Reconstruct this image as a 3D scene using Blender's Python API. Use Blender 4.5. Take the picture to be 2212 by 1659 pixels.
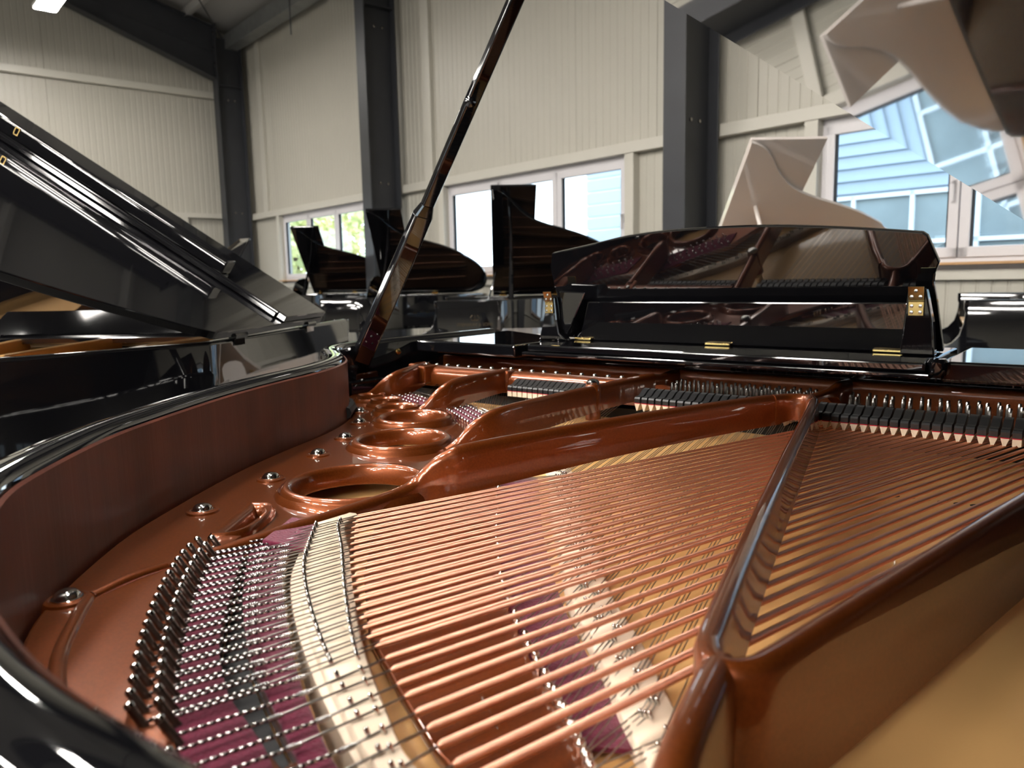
import bpy, bmesh, math, random
from math import sin, cos, tan, radians, pi, sqrt, atan2, hypot
from mathutils import Vector, Matrix
random.seed(7)
for o in list(bpy.data.objects): bpy.data.objects.remove(o)
scene = bpy.context.scene
COL = scene.collection

# ------------------------------------------------------------------ camera
# coordinates in this file: x towards the treble side of the near piano, y towards its tail,
# z measured from the lens; ZC lifts everything so that the hall floor lies at 0
ZC = 1.135
TH, ROLL, PITCH = radians(51.2), 0.020, math.atan((829.5 - 602.0) / 1660.0)
cd = bpy.data.cameras.new('camera'); cam = bpy.data.objects.new('camera', cd); COL.objects.link(cam)
f0 = Vector((cos(TH), -sin(TH), 0)); r0 = Vector((-sin(TH), -cos(TH), 0)); u0 = Vector((0, 0, 1))
fw = f0 * cos(PITCH) - u0 * sin(PITCH); uc = u0 * cos(PITCH) + f0 * sin(PITCH)
rt = r0 * cos(ROLL) - uc * sin(ROLL); up = uc * cos(ROLL) + r0 * sin(ROLL)
M = Matrix((rt, up, -fw)).transposed().to_4x4(); M.translation = Vector((0, 0, ZC))
cam.matrix_world = M
cd.sensor_width = 36.0; cd.lens = 1660.0 / 2212.0 * 36.0
cd.clip_start = 0.02; cd.clip_end = 300
cd.dof.use_dof = True; cd.dof.focus_distance = 1.05; cd.dof.aperture_fstop = 8.0
scene.camera = cam

# ------------------------------------------------------------------ sky and exposure
world = bpy.data.worlds.new('overcast_sky'); scene.world = world; world.use_nodes = True
wn = world.node_tree.nodes; wl = world.node_tree.links
bg = wn['Background']
tc = wn.new('ShaderNodeTexCoord'); sx = wn.new('ShaderNodeSeparateXYZ'); cr = wn.new('ShaderNodeValToRGB')
wl.new(tc.outputs['Generated'], sx.inputs[0]); wl.new(sx.outputs['Z'], cr.inputs[0]); wl.new(cr.outputs[0], bg.inputs['Color'])
cr.color_ramp.elements[0].color = (0.90, 0.95, 1.0, 1); cr.color_ramp.elements[1].color = (0.70, 0.84, 1.0, 1)
bg.inputs['Strength'].default_value = 5.5
scene.view_settings.view_transform = 'Standard'; scene.view_settings.look = 'None'
scene.view_settings.exposure = 0.0; scene.view_settings.gamma = 1.0
scene.view_settings.use_curve_mapping = False

# ------------------------------------------------------------------ materials
MATS = {}
def mat(name, color, rough=0.5, metal=0.0, coat=0.0, coat_rough=0.03, ior=1.5, var=0.0, scale=8.0, stretch=(1, 1, 1),
        bump=0.0, bscale=80.0, sheen=0.0, emit=None, estr=0.0, var_rough=0.0, color2=None, spec=0.5):
    m = bpy.data.materials.new(name); m.use_nodes = True; MATS[name] = m
    nt = m.node_tree; N = nt.nodes; L = nt.links; b = N['Principled BSDF']
    c = (*color, 1.0)
    b.inputs['Base Color'].default_value = c; b.inputs['Roughness'].default_value = rough
    b.inputs['Metallic'].default_value = metal; b.inputs['IOR'].default_value = ior
    b.inputs['Coat Weight'].default_value = coat; b.inputs['Coat Roughness'].default_value = coat_rough
    b.inputs['Sheen Weight'].default_value = sheen; b.inputs['Specular IOR Level'].default_value = spec
    if emit: b.inputs['Emission Color'].default_value = (*emit, 1); b.inputs['Emission Strength'].default_value = estr
    t = N.new('ShaderNodeTexCoord'); mp = N.new('ShaderNodeMapping'); mp.inputs['Scale'].default_value = stretch
    L.new(t.outputs['Object'], mp.inputs['Vector'])
    nz = N.new('ShaderNodeTexNoise'); nz.inputs['Scale'].default_value = scale; nz.inputs['Detail'].default_value = 4
    L.new(mp.outputs[0], nz.inputs['Vector'])
    if var > 0 or color2:
        mx = N.new('ShaderNodeMix'); mx.data_type = 'RGBA'
        c2 = color2 if color2 else tuple(max(0, v * (1 - var)) for v in color)
        mx.inputs[6].default_value = c; mx.inputs[7].default_value = (*c2, 1)
        rp = N.new('ShaderNodeValToRGB'); rp.color_ramp.elements[0].position = 0.35; rp.color_ramp.elements[1].position = 0.65
        L.new(nz.outputs['Fac'], rp.inputs[0]); L.new(rp.outputs[0], mx.inputs[0]); L.new(mx.outputs[2], b.inputs['Base Color'])
    if var_rough > 0:
        mr = N.new('ShaderNodeMapRange'); mr.inputs[3].default_value = rough; mr.inputs[4].default_value = rough + var_rough
        L.new(nz.outputs['Fac'], mr.inputs[0]); L.new(mr.outputs[0], b.inputs['Roughness'])
    if bump > 0:
        n2 = N.new('ShaderNodeTexNoise'); n2.inputs['Scale'].default_value = bscale; n2.inputs['Detail'].default_value = 3
        L.new(mp.outputs[0], n2.inputs['Vector'])
        bp_ = N.new('ShaderNodeBump'); bp_.inputs['Strength'].default_value = bump; bp_.inputs['Distance'].default_value = 0.002
        L.new(n2.outputs['Fac'], bp_.inputs['Height']); L.new(bp_.outputs[0], b.inputs['Normal'])
    return m
def wave_mat(name, color, color2, scale, direction='X', rough=0.4, metal=0.0, distort=0.0, bump=0.0, bdist=0.0004, coat=0.0, stretch=(1, 1, 1), rot=0.0):
    m = mat(name, color, rough=rough, metal=metal, coat=coat); N = m.node_tree.nodes; L = m.node_tree.links; b = N['Principled BSDF']
    t = N.new('ShaderNodeTexCoord'); mp = N.new('ShaderNodeMapping'); mp.inputs['Scale'].default_value = stretch; mp.inputs['Rotation'].default_value = (0, 0, rot)
    w = N.new('ShaderNodeTexWave'); w.bands_direction = direction; w.inputs['Scale'].default_value = scale
    w.inputs['Distortion'].default_value = distort; w.inputs['Detail'].default_value = 2
    L.new(t.outputs['Object'], mp.inputs['Vector']); L.new(mp.outputs[0], w.inputs['Vector'])
    mx = N.new('ShaderNodeMix'); mx.data_type = 'RGBA'; mx.inputs[6].default_value = (*color, 1); mx.inputs[7].default_value = (*color2, 1)
    L.new(w.outputs['Fac'], mx.inputs[0]); L.new(mx.outputs[2], b.inputs['Base Color'])
    if bump > 0:
        bp_ = N.new('ShaderNodeBump'); bp_.inputs['Strength'].default_value = bump; bp_.inputs['Distance'].default_value = bdist
        L.new(w.outputs['Fac'], bp_.inputs['Height']); L.new(bp_.outputs[0], b.inputs['Normal'])
    return m
mat('black_lacquer', (0.004, 0.004, 0.005), rough=0.03, ior=1.55, coat=0.6, coat_rough=0.02, var_rough=0.02, scale=3)
mat('white_lacquer', (0.58, 0.53, 0.50), rough=0.08, coat=0.5, var=0.03, scale=2)
mat('bronze_paint', (0.205, 0.046, 0.0060), rough=0.34, metal=0.6, coat=1.0, coat_rough=0.02, color2=(0.165, 0.036, 0.0046), scale=420, ior=1.5)
mat('dim_gold_paint', (0.13, 0.065, 0.03), rough=0.4, metal=0.5, coat=0.6, var=0.12, scale=300)  # darkened copy of the gold, keeps reflections in the back lids dim
mat('dim_spruce', (0.20, 0.12, 0.06), rough=0.5, var=0.15, scale=20)  # spruce darkened on purpose so the back lids mirror less tan
mat('gold_paint', (0.70, 0.38, 0.12), rough=0.35, metal=0.55, coat=0.8, var=0.12, scale=300)
mat('mahogany', (0.090, 0.022, 0.011), rough=0.40, coat=0.10, coat_rough=0.25, color2=(0.052, 0.012, 0.0065), scale=22, stretch=(1, 1, 0.04), bump=0.12, bscale=160)
wave_mat('spruce', (0.76, 0.45, 0.18), (0.71, 0.41, 0.155), 150.0, 'X', rough=0.35, distort=1.5, coat=0.3, rot=radians(35))
mat('maple', (0.82, 0.68, 0.53), rough=0.5, color2=(0.74, 0.59, 0.44), scale=30, stretch=(1, 0.2, 1), bump=0.1)
mat('pale_wood', (0.60, 0.36, 0.17), rough=0.45, var=0.2, scale=14, stretch=(0.1, 1, 1))
mat('plum_felt', (0.17, 0.020, 0.050), rough=0.95, sheen=0.25, var=0.25, scale=260, bump=0.5, bscale=420, spec=0.1)
mat('white_felt', (0.74, 0.62, 0.47), rough=0.95, sheen=0.2, var=0.1, scale=200, bump=0.3, bscale=300, spec=0.1)
mat('red_felt', (0.45, 0.01, 0.03), rough=0.9, var=0.1, scale=200, spec=0.1)
wave_mat('copper_winding', (0.97, 0.56, 0.41), (0.74, 0.34, 0.21), 300.0, 'X', rough=0.34, metal=1.0, bump=0.9, bdist=0.00022)
mat('steel_wire', (0.42, 0.40, 0.37), rough=0.28, metal=1.0, var=0.2, scale=60)
wave_mat('twisted_wire', (0.75, 0.73, 0.70), (0.10, 0.09, 0.09), 62.0, 'X', rough=0.22, metal=1.0, bump=1.0, bdist=0.0008)
wave_mat('coiled_wire', (0.95, 0.94, 0.92), (0.30, 0.29, 0.29), 180.0, 'X', rough=0.18, metal=1.0, bump=1.0, bdist=0.0005)
mat('nickel', (0.78, 0.76, 0.72), rough=0.12, metal=1.0, var=0.08, scale=40)
mat('pin_steel', (0.34, 0.32, 0.30), rough=0.2, metal=1.0, var=0.15, scale=50)
mat('blued_peg', (0.30, 0.22, 0.19), rough=0.28, metal=1.0, var=0.2, scale=60)
mat('brass', (0.83, 0.60, 0.24), rough=0.16, metal=1.0, var=0.1, scale=30)
mat('damper_black', (0.012, 0.012, 0.013), rough=0.36, var=0.2, scale=60, spec=0.6)
mat('dark_ink', (0.02, 0.015, 0.012), rough=0.6, var=0.2)
mat('wall_paint', (0.44, 0.42, 0.362), rough=0.42, var=0.03, scale=1.2)
mat('trim_paint', (0.52, 0.50, 0.44), rough=0.4, var=0.03, scale=2)
mat('steel_paint', (0.030, 0.032, 0.038), rough=0.42, var=0.15, scale=3)
mat('ceiling_paint', (0.34, 0.33, 0.315), rough=0.6, var=0.04, scale=1)
mat('purlin_steel', (0.30, 0.31, 0.31), rough=0.4, metal=0.6, var=0.15, scale=5)
mat('pvc_white', (0.62, 0.60, 0.62), rough=0.3, var=0.02, scale=3)
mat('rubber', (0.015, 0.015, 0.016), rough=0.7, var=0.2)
mat('floor_coat', (0.085, 0.083, 0.080), rough=0.28, var=0.12, scale=1.3, bump=0.05, bscale=60)
mat('sill_wood', (0.50, 0.29, 0.13), rough=0.5, var=0.2, scale=8, stretch=(0.1, 1, 1))
mat('cream_leather', (0.72, 0.67, 0.58), rough=0.5, var=0.06, bump=0.2, bscale=120)
mat('ivory', (0.80, 0.77, 0.70), rough=0.2, var=0.03)
mat('lamp_diffuser', (0.9, 0.9, 0.88), rough=0.5, emit=(1.0, 0.95, 0.88), estr=135.0, var=0.02)
mat('lamp_housing', (0.75, 0.75, 0.74), rough=0.4, var=0.04)
mat('facade_blue', (0.40, 0.485, 0.58), rough=0.5, var=0.05, scale=0.6)
mat('facade_white', (0.75, 0.80, 0.85), rough=0.5, var=0.05, scale=0.6)
mat('facade_glass', (0.30, 0.36, 0.38), rough=0.08, var=0.4, scale=0.5)
mat('asphalt', (0.20, 0.20, 0.20), rough=0.9, var=0.25, scale=4)
mat('leaf_green', (0.55, 0.62, 0.30), rough=0.6, color2=(0.80, 0.74, 0.34), scale=1.2)
mat('bark', (0.10, 0.07, 0.05), rough=0.9, var=0.3, scale=12, bump=0.5)
mat('gilt_print', (0.07, 0.05, 0.025), rough=0.4, metal=0.6, var=0.1)
def glass_mat():
    m = bpy.data.materials.new('window_glass'); m.use_nodes = True; MATS['window_glass'] = m
    N = m.node_tree.nodes; L = m.node_tree.links; N.remove(N['Principled BSDF'])
    o = N['Material Output']; tr = N.new('ShaderNodeBsdfTransparent'); gl = N.new('ShaderNodeBsdfGlossy'); mx = N.new('ShaderNodeMixShader')
    lw = N.new('ShaderNodeLayerWeight'); pw = N.new('ShaderNodeMath'); pw.operation = 'POWER'; pw.inputs[1].default_value = 4.0
    fr = N.new('ShaderNodeMath'); fr.operation = 'MULTIPLY_ADD'; fr.inputs[1].default_value = 0.5; fr.inputs[2].default_value = 0.035
    L.new(lw.outputs['Facing'], pw.inputs[0]); L.new(pw.outputs[0], fr.inputs[0])
    tr.inputs[0].default_value = (0.90, 0.96, 0.98, 1); gl.inputs['Roughness'].default_value = 0.01
    nz = N.new('ShaderNodeTexNoise'); nz.inputs['Scale'].default_value = 1.5
    L.new(fr.outputs[0], mx.inputs[0]); L.new(tr.outputs[0], mx.inputs[1]); L.new(gl.outputs[0], mx.inputs[2]); L.new(mx.outputs[0], o.inputs[0])
glass_mat()

# ------------------------------------------------------------------ helpers
ORG = {}
def tag(o, label=None, cat=None, group=None, kind=None):
    if label: o['label'] = label
    if cat: o['category'] = cat
    if group: o['group'] = group
    if kind: o['kind'] = kind
    return o
def thing(name, label, cat, loc=(0, 0, 0), rz=0.0, group=None):
    o = bpy.data.objects.new(name, None); COL.objects.link(o); o.location = (loc[0], loc[1], loc[2] + ZC); o.rotation_euler = (0, 0, rz)
    o.empty_display_size = 0.1
    ORG[o] = Vector(loc); return tag(o, label, cat, group)
def smooth(me, ang=35):
    me.shade_smooth()
    try: me.set_sharp_from_angle(angle=radians(ang))
    except Exception: pass
class MB:
    """collects verts and faces; build() links them as one mesh object"""
    def __init__(s): s.v = []; s.f = []
    def add(s, vs, fs):
        k = len(s.v); s.v += [tuple(p) for p in vs]; s.f += [tuple(i + k for i in f) for f in fs]; return s
    def box(s, lo, hi):
        x0, y0, z0 = lo; x1, y1, z1 = hi
        return s.add([(x0, y0, z0), (x1, y0, z0), (x1, y1, z0), (x0, y1, z0), (x0, y0, z1), (x1, y0, z1), (x1, y1, z1), (x0, y1, z1)],
                     [(0, 3, 2, 1), (4, 5, 6, 7), (0, 1, 5, 4), (1, 2, 6, 5), (2, 3, 7, 6), (3, 0, 4, 7)])
    def obox(s, c, ax, ay, az):
        """box at c with half-axis vectors"""
        c = Vector(c); ax = Vector(ax); ay = Vector(ay); az = Vector(az)
        vs = [c + ax * i + ay * j + az * k for k in (-1, 1) for i, j in ((-1, -1), (1, -1), (1, 1), (-1, 1))]
        return s.add(vs, [(0, 3, 2, 1), (4, 5, 6, 7), (0, 1, 5, 4), (1, 2, 6, 5), (2, 3, 7, 6), (3, 0, 4, 7)])
    def prism(s, poly, z0, z1):
        n = len(poly)
        vs = [(x, y, z0) for x, y in poly] + [(x, y, z1) for x, y in poly]
        fs = [tuple(range(n - 1, -1, -1)), tuple(range(n, 2 * n))] + [(i, (i + 1) % n, n + (i + 1) % n, n + i) for i in range(n)]
        return s.add(vs, fs)
    def rings(s, rings, cap=True, closed=False):
        """loft between equal-length closed rings"""
        n = len(rings[0]); vs = [p for r in rings for p in r]; fs = []
        R = len(rings)
        for i in range(R if closed else R - 1):
            a = i * n; b = ((i + 1) % R) * n
            for j in range(n): fs.append((a + j, a + (j + 1) % n, b + (j + 1) % n, b + j))
        if cap and not closed: fs += [tuple(range(n - 1, -1, -1)), tuple(range((R - 1) * n, R * n))]
        return s.add(vs, fs)
    def tube(s, path, r, seg=8, cap=True):
        path = [Vector(p) for p in path]; rr = r if isinstance(r, (list, tuple)) else [r] * len(path); out = []
        for i, p in enumerate(path):
            d = (path[min(i + 1, len(path) - 1)] - path[max(i - 1, 0)]).normalized()
            a = d.cross(Vector((0, 0, 1))); a = d.cross(Vector((0, 1, 0))) if a.length < 1e-4 else a
            a.normalize(); b = d.cross(a)
            out.append([p + (a * cos(2 * pi * k / seg) + b * sin(2 * pi * k / seg)) * rr[i] for k in range(seg)])
        return s.rings(out, cap)
    def lathe(s, prof, seg=16, c=(0, 0, 0)):
        return s.rings([[(c[0] + r * cos(2 * pi * k / seg), c[1] + r * sin(2 * pi * k / seg), c[2] + z) for k in range(seg)] for r, z in prof], True)
    def mesh(s, name, m, sm=35):
        me = bpy.data.meshes.new(name); me.from_pydata([Vector(p) for p in s.v], [], s.f); me.materials.append(MATS[m])
        bm = bmesh.new(); bm.from_mesh(me); bmesh.ops.recalc_face_normals(bm, faces=bm.faces); bm.to_mesh(me); bm.free()
        if sm: smooth(me, sm)
        return me
    def build(s, name, m, parent=None, sm=35, bevel=0.0, seg=2, local=False):
        """verts are scene coordinates (local=True: already the parent's own)"""
        if not local:
            o_ = ORG.get(parent, Vector((0, 0, 0))) if parent else Vector((0, 0, -ZC))
            s.v = [Vector(p) - o_ for p in s.v]
        me = s.mesh(name, m, sm); o = bpy.data.objects.new(name, me); COL.objects.link(o)
        if parent: o.parent = parent; ORG[o] = ORG.get(parent, Vector((0, 0, 0)))
        else: ORG[o] = Vector((0, 0, -ZC))
        if bevel > 0:
            bv = o.modifiers.new('bevel', 'BEVEL'); bv.width = bevel; bv.segments = seg; bv.limit_method = 'ANGLE'; bv.angle_limit = radians(40)
            bv.harden_normals = False
        return o
def inst(name, me, loc, parent, rz=0.0, rot=None, scale=None):
    o = bpy.data.objects.new(name, me); COL.objects.link(o); o.parent = parent
    o.location = Vector(loc) - ORG[parent]
    o.rotation_euler = rot if rot else (0, 0, rz)
    if scale: o.scale = scale
    ORG[o] = Vector((0, 0, 0)); return o
def child(name, me, parent, loc=(0, 0, 0)):
    o = bpy.data.objects.new(name, me); COL.objects.link(o); o.parent = parent; o.location = loc; ORG[o] = Vector((0, 0, 0)); return o
def copy_tree(o, parent=None):
    c = o.copy(); COL.objects.link(c)
    if parent: c.parent = parent
    for ch in list(o.children): copy_tree(ch, c)
    return c
def spline(pts, n=8):
    """Catmull-Rom through 2D/3D points"""
    P = [Vector(p) for p in pts]; out = []
    for i in range(len(P) - 1):
        a = P[max(i - 1, 0)]; b = P[i]; c = P[i + 1]; d = P[min(i + 2, len(P) - 1)]
        for k in range(n):
            t = k / n
            out.append(0.5 * ((2 * b) + (c - a) * t + (2 * a - 5 * b + 4 * c - d) * t * t + (3 * b - a - 3 * c + d) * t ** 3))
    out.append(P[-1]); return out
def along(path, n):
    """n points evenly spaced by arc length"""
    P = [Vector(p) for p in path]; L = [0]
    for i in range(1, len(P)): L.append(L[-1] + (P[i] - P[i - 1]).length)
    out = []; j = 0
    for k in range(n):
        s = L[-1] * k / max(1, n - 1)
        while j < len(P) - 2 and L[j + 1] < s: j += 1
        t = (s - L[j]) / max(1e-9, L[j + 1] - L[j]); out.append(P[j].lerp(P[j + 1], min(1, max(0, t))))
    return out
def sweep(mb, path, prof, cap=True):
    """profile [(n, z)] carried along a plan path; n is measured to the right of travel"""
    P = [Vector((p[0], p[1])) for p in path]; rings = []
    for i, p in enumerate(P):
        d = (P[min(i + 1, len(P) - 1)] - P[max(i - 1, 0)]).normalized(); nrm = Vector((d.y, -d.x))
        rings.append([(p.x + nrm.x * a, p.y + nrm.y * a, z) for a, z in prof])
    return mb.rings(rings, cap)
def offset(path, a):
    P = [Vector((p[0], p[1])) for p in path]; out = []
    for i, p in enumerate(P):
        d = (P[min(i + 1, len(P) - 1)] - P[max(i - 1, 0)]).normalized(); out.append(p + Vector((d.y, -d.x)) * a)
    return out
def plan_mesh(name, outline, holes, z0, z1, bevel, m):
    """flat casting with holes: 2D curve, filled and extruded, turned to mesh (verts in scene coordinates)"""
    cu = bpy.data.curves.new('tmp', 'CURVE'); cu.dimensions = '2D'; cu.fill_mode = 'BOTH'
    cu.extrude = (z1 - z0) / 2 - bevel; cu.bevel_depth = bevel; cu.bevel_resolution = 2; cu.offset = -bevel
    for pts in [outline] + holes:
        sp = cu.splines.new('POLY'); sp.points.add(len(pts) - 1)
        for i, p in enumerate(pts): sp.points[i].co = (p[0], p[1], 0, 1)
        sp.use_cyclic_u = True
    o = bpy.data.objects.new('tmp', cu); COL.objects.link(o)
    dg = bpy.context.evaluated_depsgraph_get(); me = bpy.data.meshes.new_from_object(o.evaluated_get(dg))
    bpy.data.objects.remove(o); bpy.data.curves.remove(cu)
    me.name = name; me.materials.clear(); me.materials.append(MATS[m])
    for v in me.vertices: v.co.z += (z0 + z1) / 2
    smooth(me, 40); return me
def mesh_part(name, me, parent):
    o_ = ORG[parent]
    for v in me.vertices: v.co -= o_
    o = bpy.data.objects.new(name, me); COL.objects.link(o); o.parent = parent; ORG[o] = o_; return o
def text_mesh(body, size, m, depth=0.0005):
    cu = bpy.data.curves.new('tmp', 'FONT'); cu.body = body; cu.size = size; cu.extrude = depth; cu.align_x = 'CENTER'
    o = bpy.data.objects.new('tmp', cu); COL.objects.link(o)
    dg = bpy.context.evaluated_depsgraph_get(); me = bpy.data.meshes.new_from_object(o.evaluated_get(dg))
    bpy.data.objects.remove(o); bpy.data.curves.remove(cu); me.materials.clear(); me.materials.append(MATS[m]); return me
# ================================================================== the hall
A1 = radians(-10.9); E1 = Vector((cos(A1), sin(A1), 0)); E2 = Vector((sin(A1), -cos(A1), 0))
DA, DB, DC, DD = 6.28, 15.6, -14.6, -9.6          # wall planes: e2 = DA, e1 = DB, e2 = DC, e1 = DD
FL = -ZC
def R3(a, b, z): p = E1 * a + E2 * b; return (p.x, p.y, z)
def roof(b): return 4.78 + 0.25 * min(DA - b, b - DC)
def rbox(mb, a0, a1, b0, b1, z0, z1):
    c = Vector(R3((a0 + a1) / 2, (b0 + b1) / 2, (z0 + z1) / 2))
    return mb.obox(c, E1 * ((a1 - a0) / 2), E2 * ((b1 - b0) / 2), (0, 0, (z1 - z0) / 2))
def structure(o): return tag(o, kind='structure')

fl = MB(); rbox(fl, DD - .3, DB + .3, DC - .3, DA + .3, FL - .12, FL)
structure(fl.build('floor', 'floor_coat', sm=0))
ce = MB()
RID = (DA + DC) / 2
def slope_slab(b0, b1, t=.12):
    n = []
    for a in (DD - .3, DB + .3):
        n.append([R3(a, b0, roof(b0)), R3(a, b1, roof(b1)), R3(a, b1, roof(b1) + t), R3(a, b0, roof(b0) + t)])
    ce.rings(n)
slope_slab(DA + .0, RID); slope_slab(RID, DC - .0)
structure(ce.build('ceiling', 'ceiling_paint', sm=0))

def panel_mesh(w, z0, zl, zr, name='panel'):
    """ribbed sandwich panel; local x along the wall, y into the room; top may slope from zl to zr"""
    n = max(2, round(w / 0.1027)); p = w / n; fr = [(0.002, -0.06), (0.002, -0.004), (0.006, 0)]
    for k in range(n):
        x = k * p
        if k: fr += [(x - 0.012, 0), (x - 0.006, -0.006), (x + 0.006, -0.006), (x + 0.012, 0)]
    fr += [(w - 0.006, 0), (w - 0.002, -0.004), (w - 0.002, -0.06)]
    mb = MB(); top = lambda x: zl + (zr - zl) * x / w
    mb.rings([[(x, y, z0) for x, y in fr], [(x, y, top(x)) for x, y in fr]])
    return mb.mesh(name, 'wall_paint', 20)
PW = 1.13
def run_panels(parent, org, ang, u0, u1, z0, ztop):
    """org, ang: wall frame; ztop(u) gives the top"""
    u = u0; cache = {}
    while u < u1 - 0.02:
        w = min(PW, u1 - u); zl, zr = ztop(u), ztop(u + w); key = (round(w, 3), round(zl - zr, 3), round(zl, 3))
        if key not in cache: cache[key] = panel_mesh(w, 0, zl - z0, zr - z0)
        o = bpy.data.objects.new('wall_panel', cache[key]); COL.objects.link(o); o.parent = parent
        q = Vector((org[0], org[1], 0)) + Vector((cos(ang), sin(ang), 0)) * u
        o.location = (q.x - ORG[parent].x, q.y - ORG[parent].y, z0 - ORG[parent].z); o.rotation_euler = (0, 0, ang); u += w
WINA = [(10.75, 13.95), (5.42, 8.68), (0.10, 3.36), (-5.25, -1.95)]
WINB = (1.75, 4.95)
WINC_FILL = [(9.5, 12.7), (4.2, 7.4), (-1.2, 2.0), (-6.5, -3.3)]  # unseen back wall windows, added to brighten the hall from behind
def long_wall(name, wins, inner, sgn, angle, lo, hi, u_of):
    """outer skin with window openings (mesh), ribbed panels in front as parts"""
    mb = MB(); b0, b1 = sorted((inner + sgn * .06, inner + sgn * .14))
    rbox(mb, lo, hi, b0, b1, FL, -.02); rbox(mb, lo, hi, b0, b1, 1.27, 4.78)
    gaps = []; last = lo
    for a0, a1 in sorted(wins): gaps.append((last, a0)); last = a1
    gaps.append((last, hi))
    for a0, a1 in gaps: rbox(mb, a0, a1, b0, b1, -.02, 1.27)
    wall = structure(mb.build(name, 'wall_paint', sm=0))
    org = R3(0, inner, 0)
    def runs(a0, a1, z0, z1):
        u0, u1 = sorted((u_of(a0), u_of(a1))); run_panels(wall, org, angle, u0, u1, z0, lambda u: z1)
    runs(lo, hi, FL, -.02); runs(lo, hi, 1.27, 4.78)
    for a0, a1 in gaps: runs(a0, a1, -.02, 1.27)
    return wall
wallA = long_wall('wall_right', WINA, DA, 1, A1, DD, DB, lambda a: a)
wallC = long_wall('wall_back', WINC_FILL, DC, -1, A1 + pi, DD, DB, lambda a: -a)
def gable(name, plane, sgn, angle, u_of, win=None, rails=()):
    mb = MB(); a0, a1 = sorted((plane + sgn * .06, plane + sgn * .14))
    def skin(pts):
        mb.rings([[R3(a, b, z) for b, z in pts] for a in (a0, a1)])
    if win:
        w0, w1 = win
        skin([(DC, FL), (DA, FL), (DA, -.02), (DC, -.02)]); skin([(DC, -.02), (w0, -.02), (w0, 1.27), (DC, 1.27)]); skin([(w1, -.02), (DA, -.02), (DA, 1.27), (w1, 1.27)])
        skin([(DC, 1.27), (DA, 1.27), (DA, 4.78), (RID, roof(RID)), (DC, 4.78)])
    else: skin([(DC, FL), (DA, FL), (DA, 4.78), (RID, roof(RID)), (DC, 4.78)])
    wall = structure(mb.build(name, 'wall_paint', sm=0)); org = R3(plane, 0, 0)
    def runs(b0, b1, z0, top):
        u0, u1 = sorted((u_of(b0), u_of(b1))); run_panels(wall, org, angle, u0, u1, z0, (lambda u: top) if top is not None else (lambda u: roof(u_of(u))))
    if win:
        runs(DC, DA, FL, -.02); runs(DC, w0, -.02, 1.27); runs(w1, DA, -.02, 1.27)
        for b0, b1 in ((DC, RID), (RID, DA)): runs(b0, b1, 1.27, None)
    else:
        for b0, b1 in ((DC, RID), (RID, DA)): runs(b0, b1, FL, None)
    return wall
wallB = gable('wall_left', DB, 1, A1 + pi / 2, lambda b: -b, WINB)
wallD = gable('wall_behind', DD, -1, A1 - pi / 2, lambda b: b)

# rails, posts and sills
TN = [0]
def trim(mb, m='trim_paint', bevel=.004):
    TN[0] += 1; return structure(mb.build('trim_%d' % TN[0], m, sm=0, bevel=bevel))
t = MB(); rbox(t, DD, DB, DA - .10, DA, 1.25, 1.36); trim(t)
t = MB(); rbox(t, DD, DB, DA - .05, DA, -.075, -.002); trim(t)
t = MB(); rbox(t, DB - .10, DB, DC, DA, 3.565, 3.69); trim(t)
t = MB(); rbox(t, DB - .10, DB, DC, DA, 1.29, 1.385); trim(t)
t = MB(); rbox(t, DB - .05, DB, DC, DA, -.075, -.002); trim(t)
for a0, a1 in WINA:
    for p0, p1 in ((a0 - .10, a0 + .02), (a1 - .02, a1 + .10)):
        t = MB(); rbox(t, p0, p1, DA - .09, DA + .02, .0, 1.25); trim(t)
for p0, p1 in ((WINB[0] - .1, WINB[0] + .02), (WINB[1] - .02, WINB[1] + .12)):
    t = MB(); rbox(t, DB - .09, DB + .02, p0, p1, .0, 1.29); trim(t)
# vertical conduit boards beside the columns on the window wall
for a in (9.02, 14.55):
    t = MB(); rbox(t, a - .09, a + .09, DA - .06, DA, 1.36, 4.6); trim(t)

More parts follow.
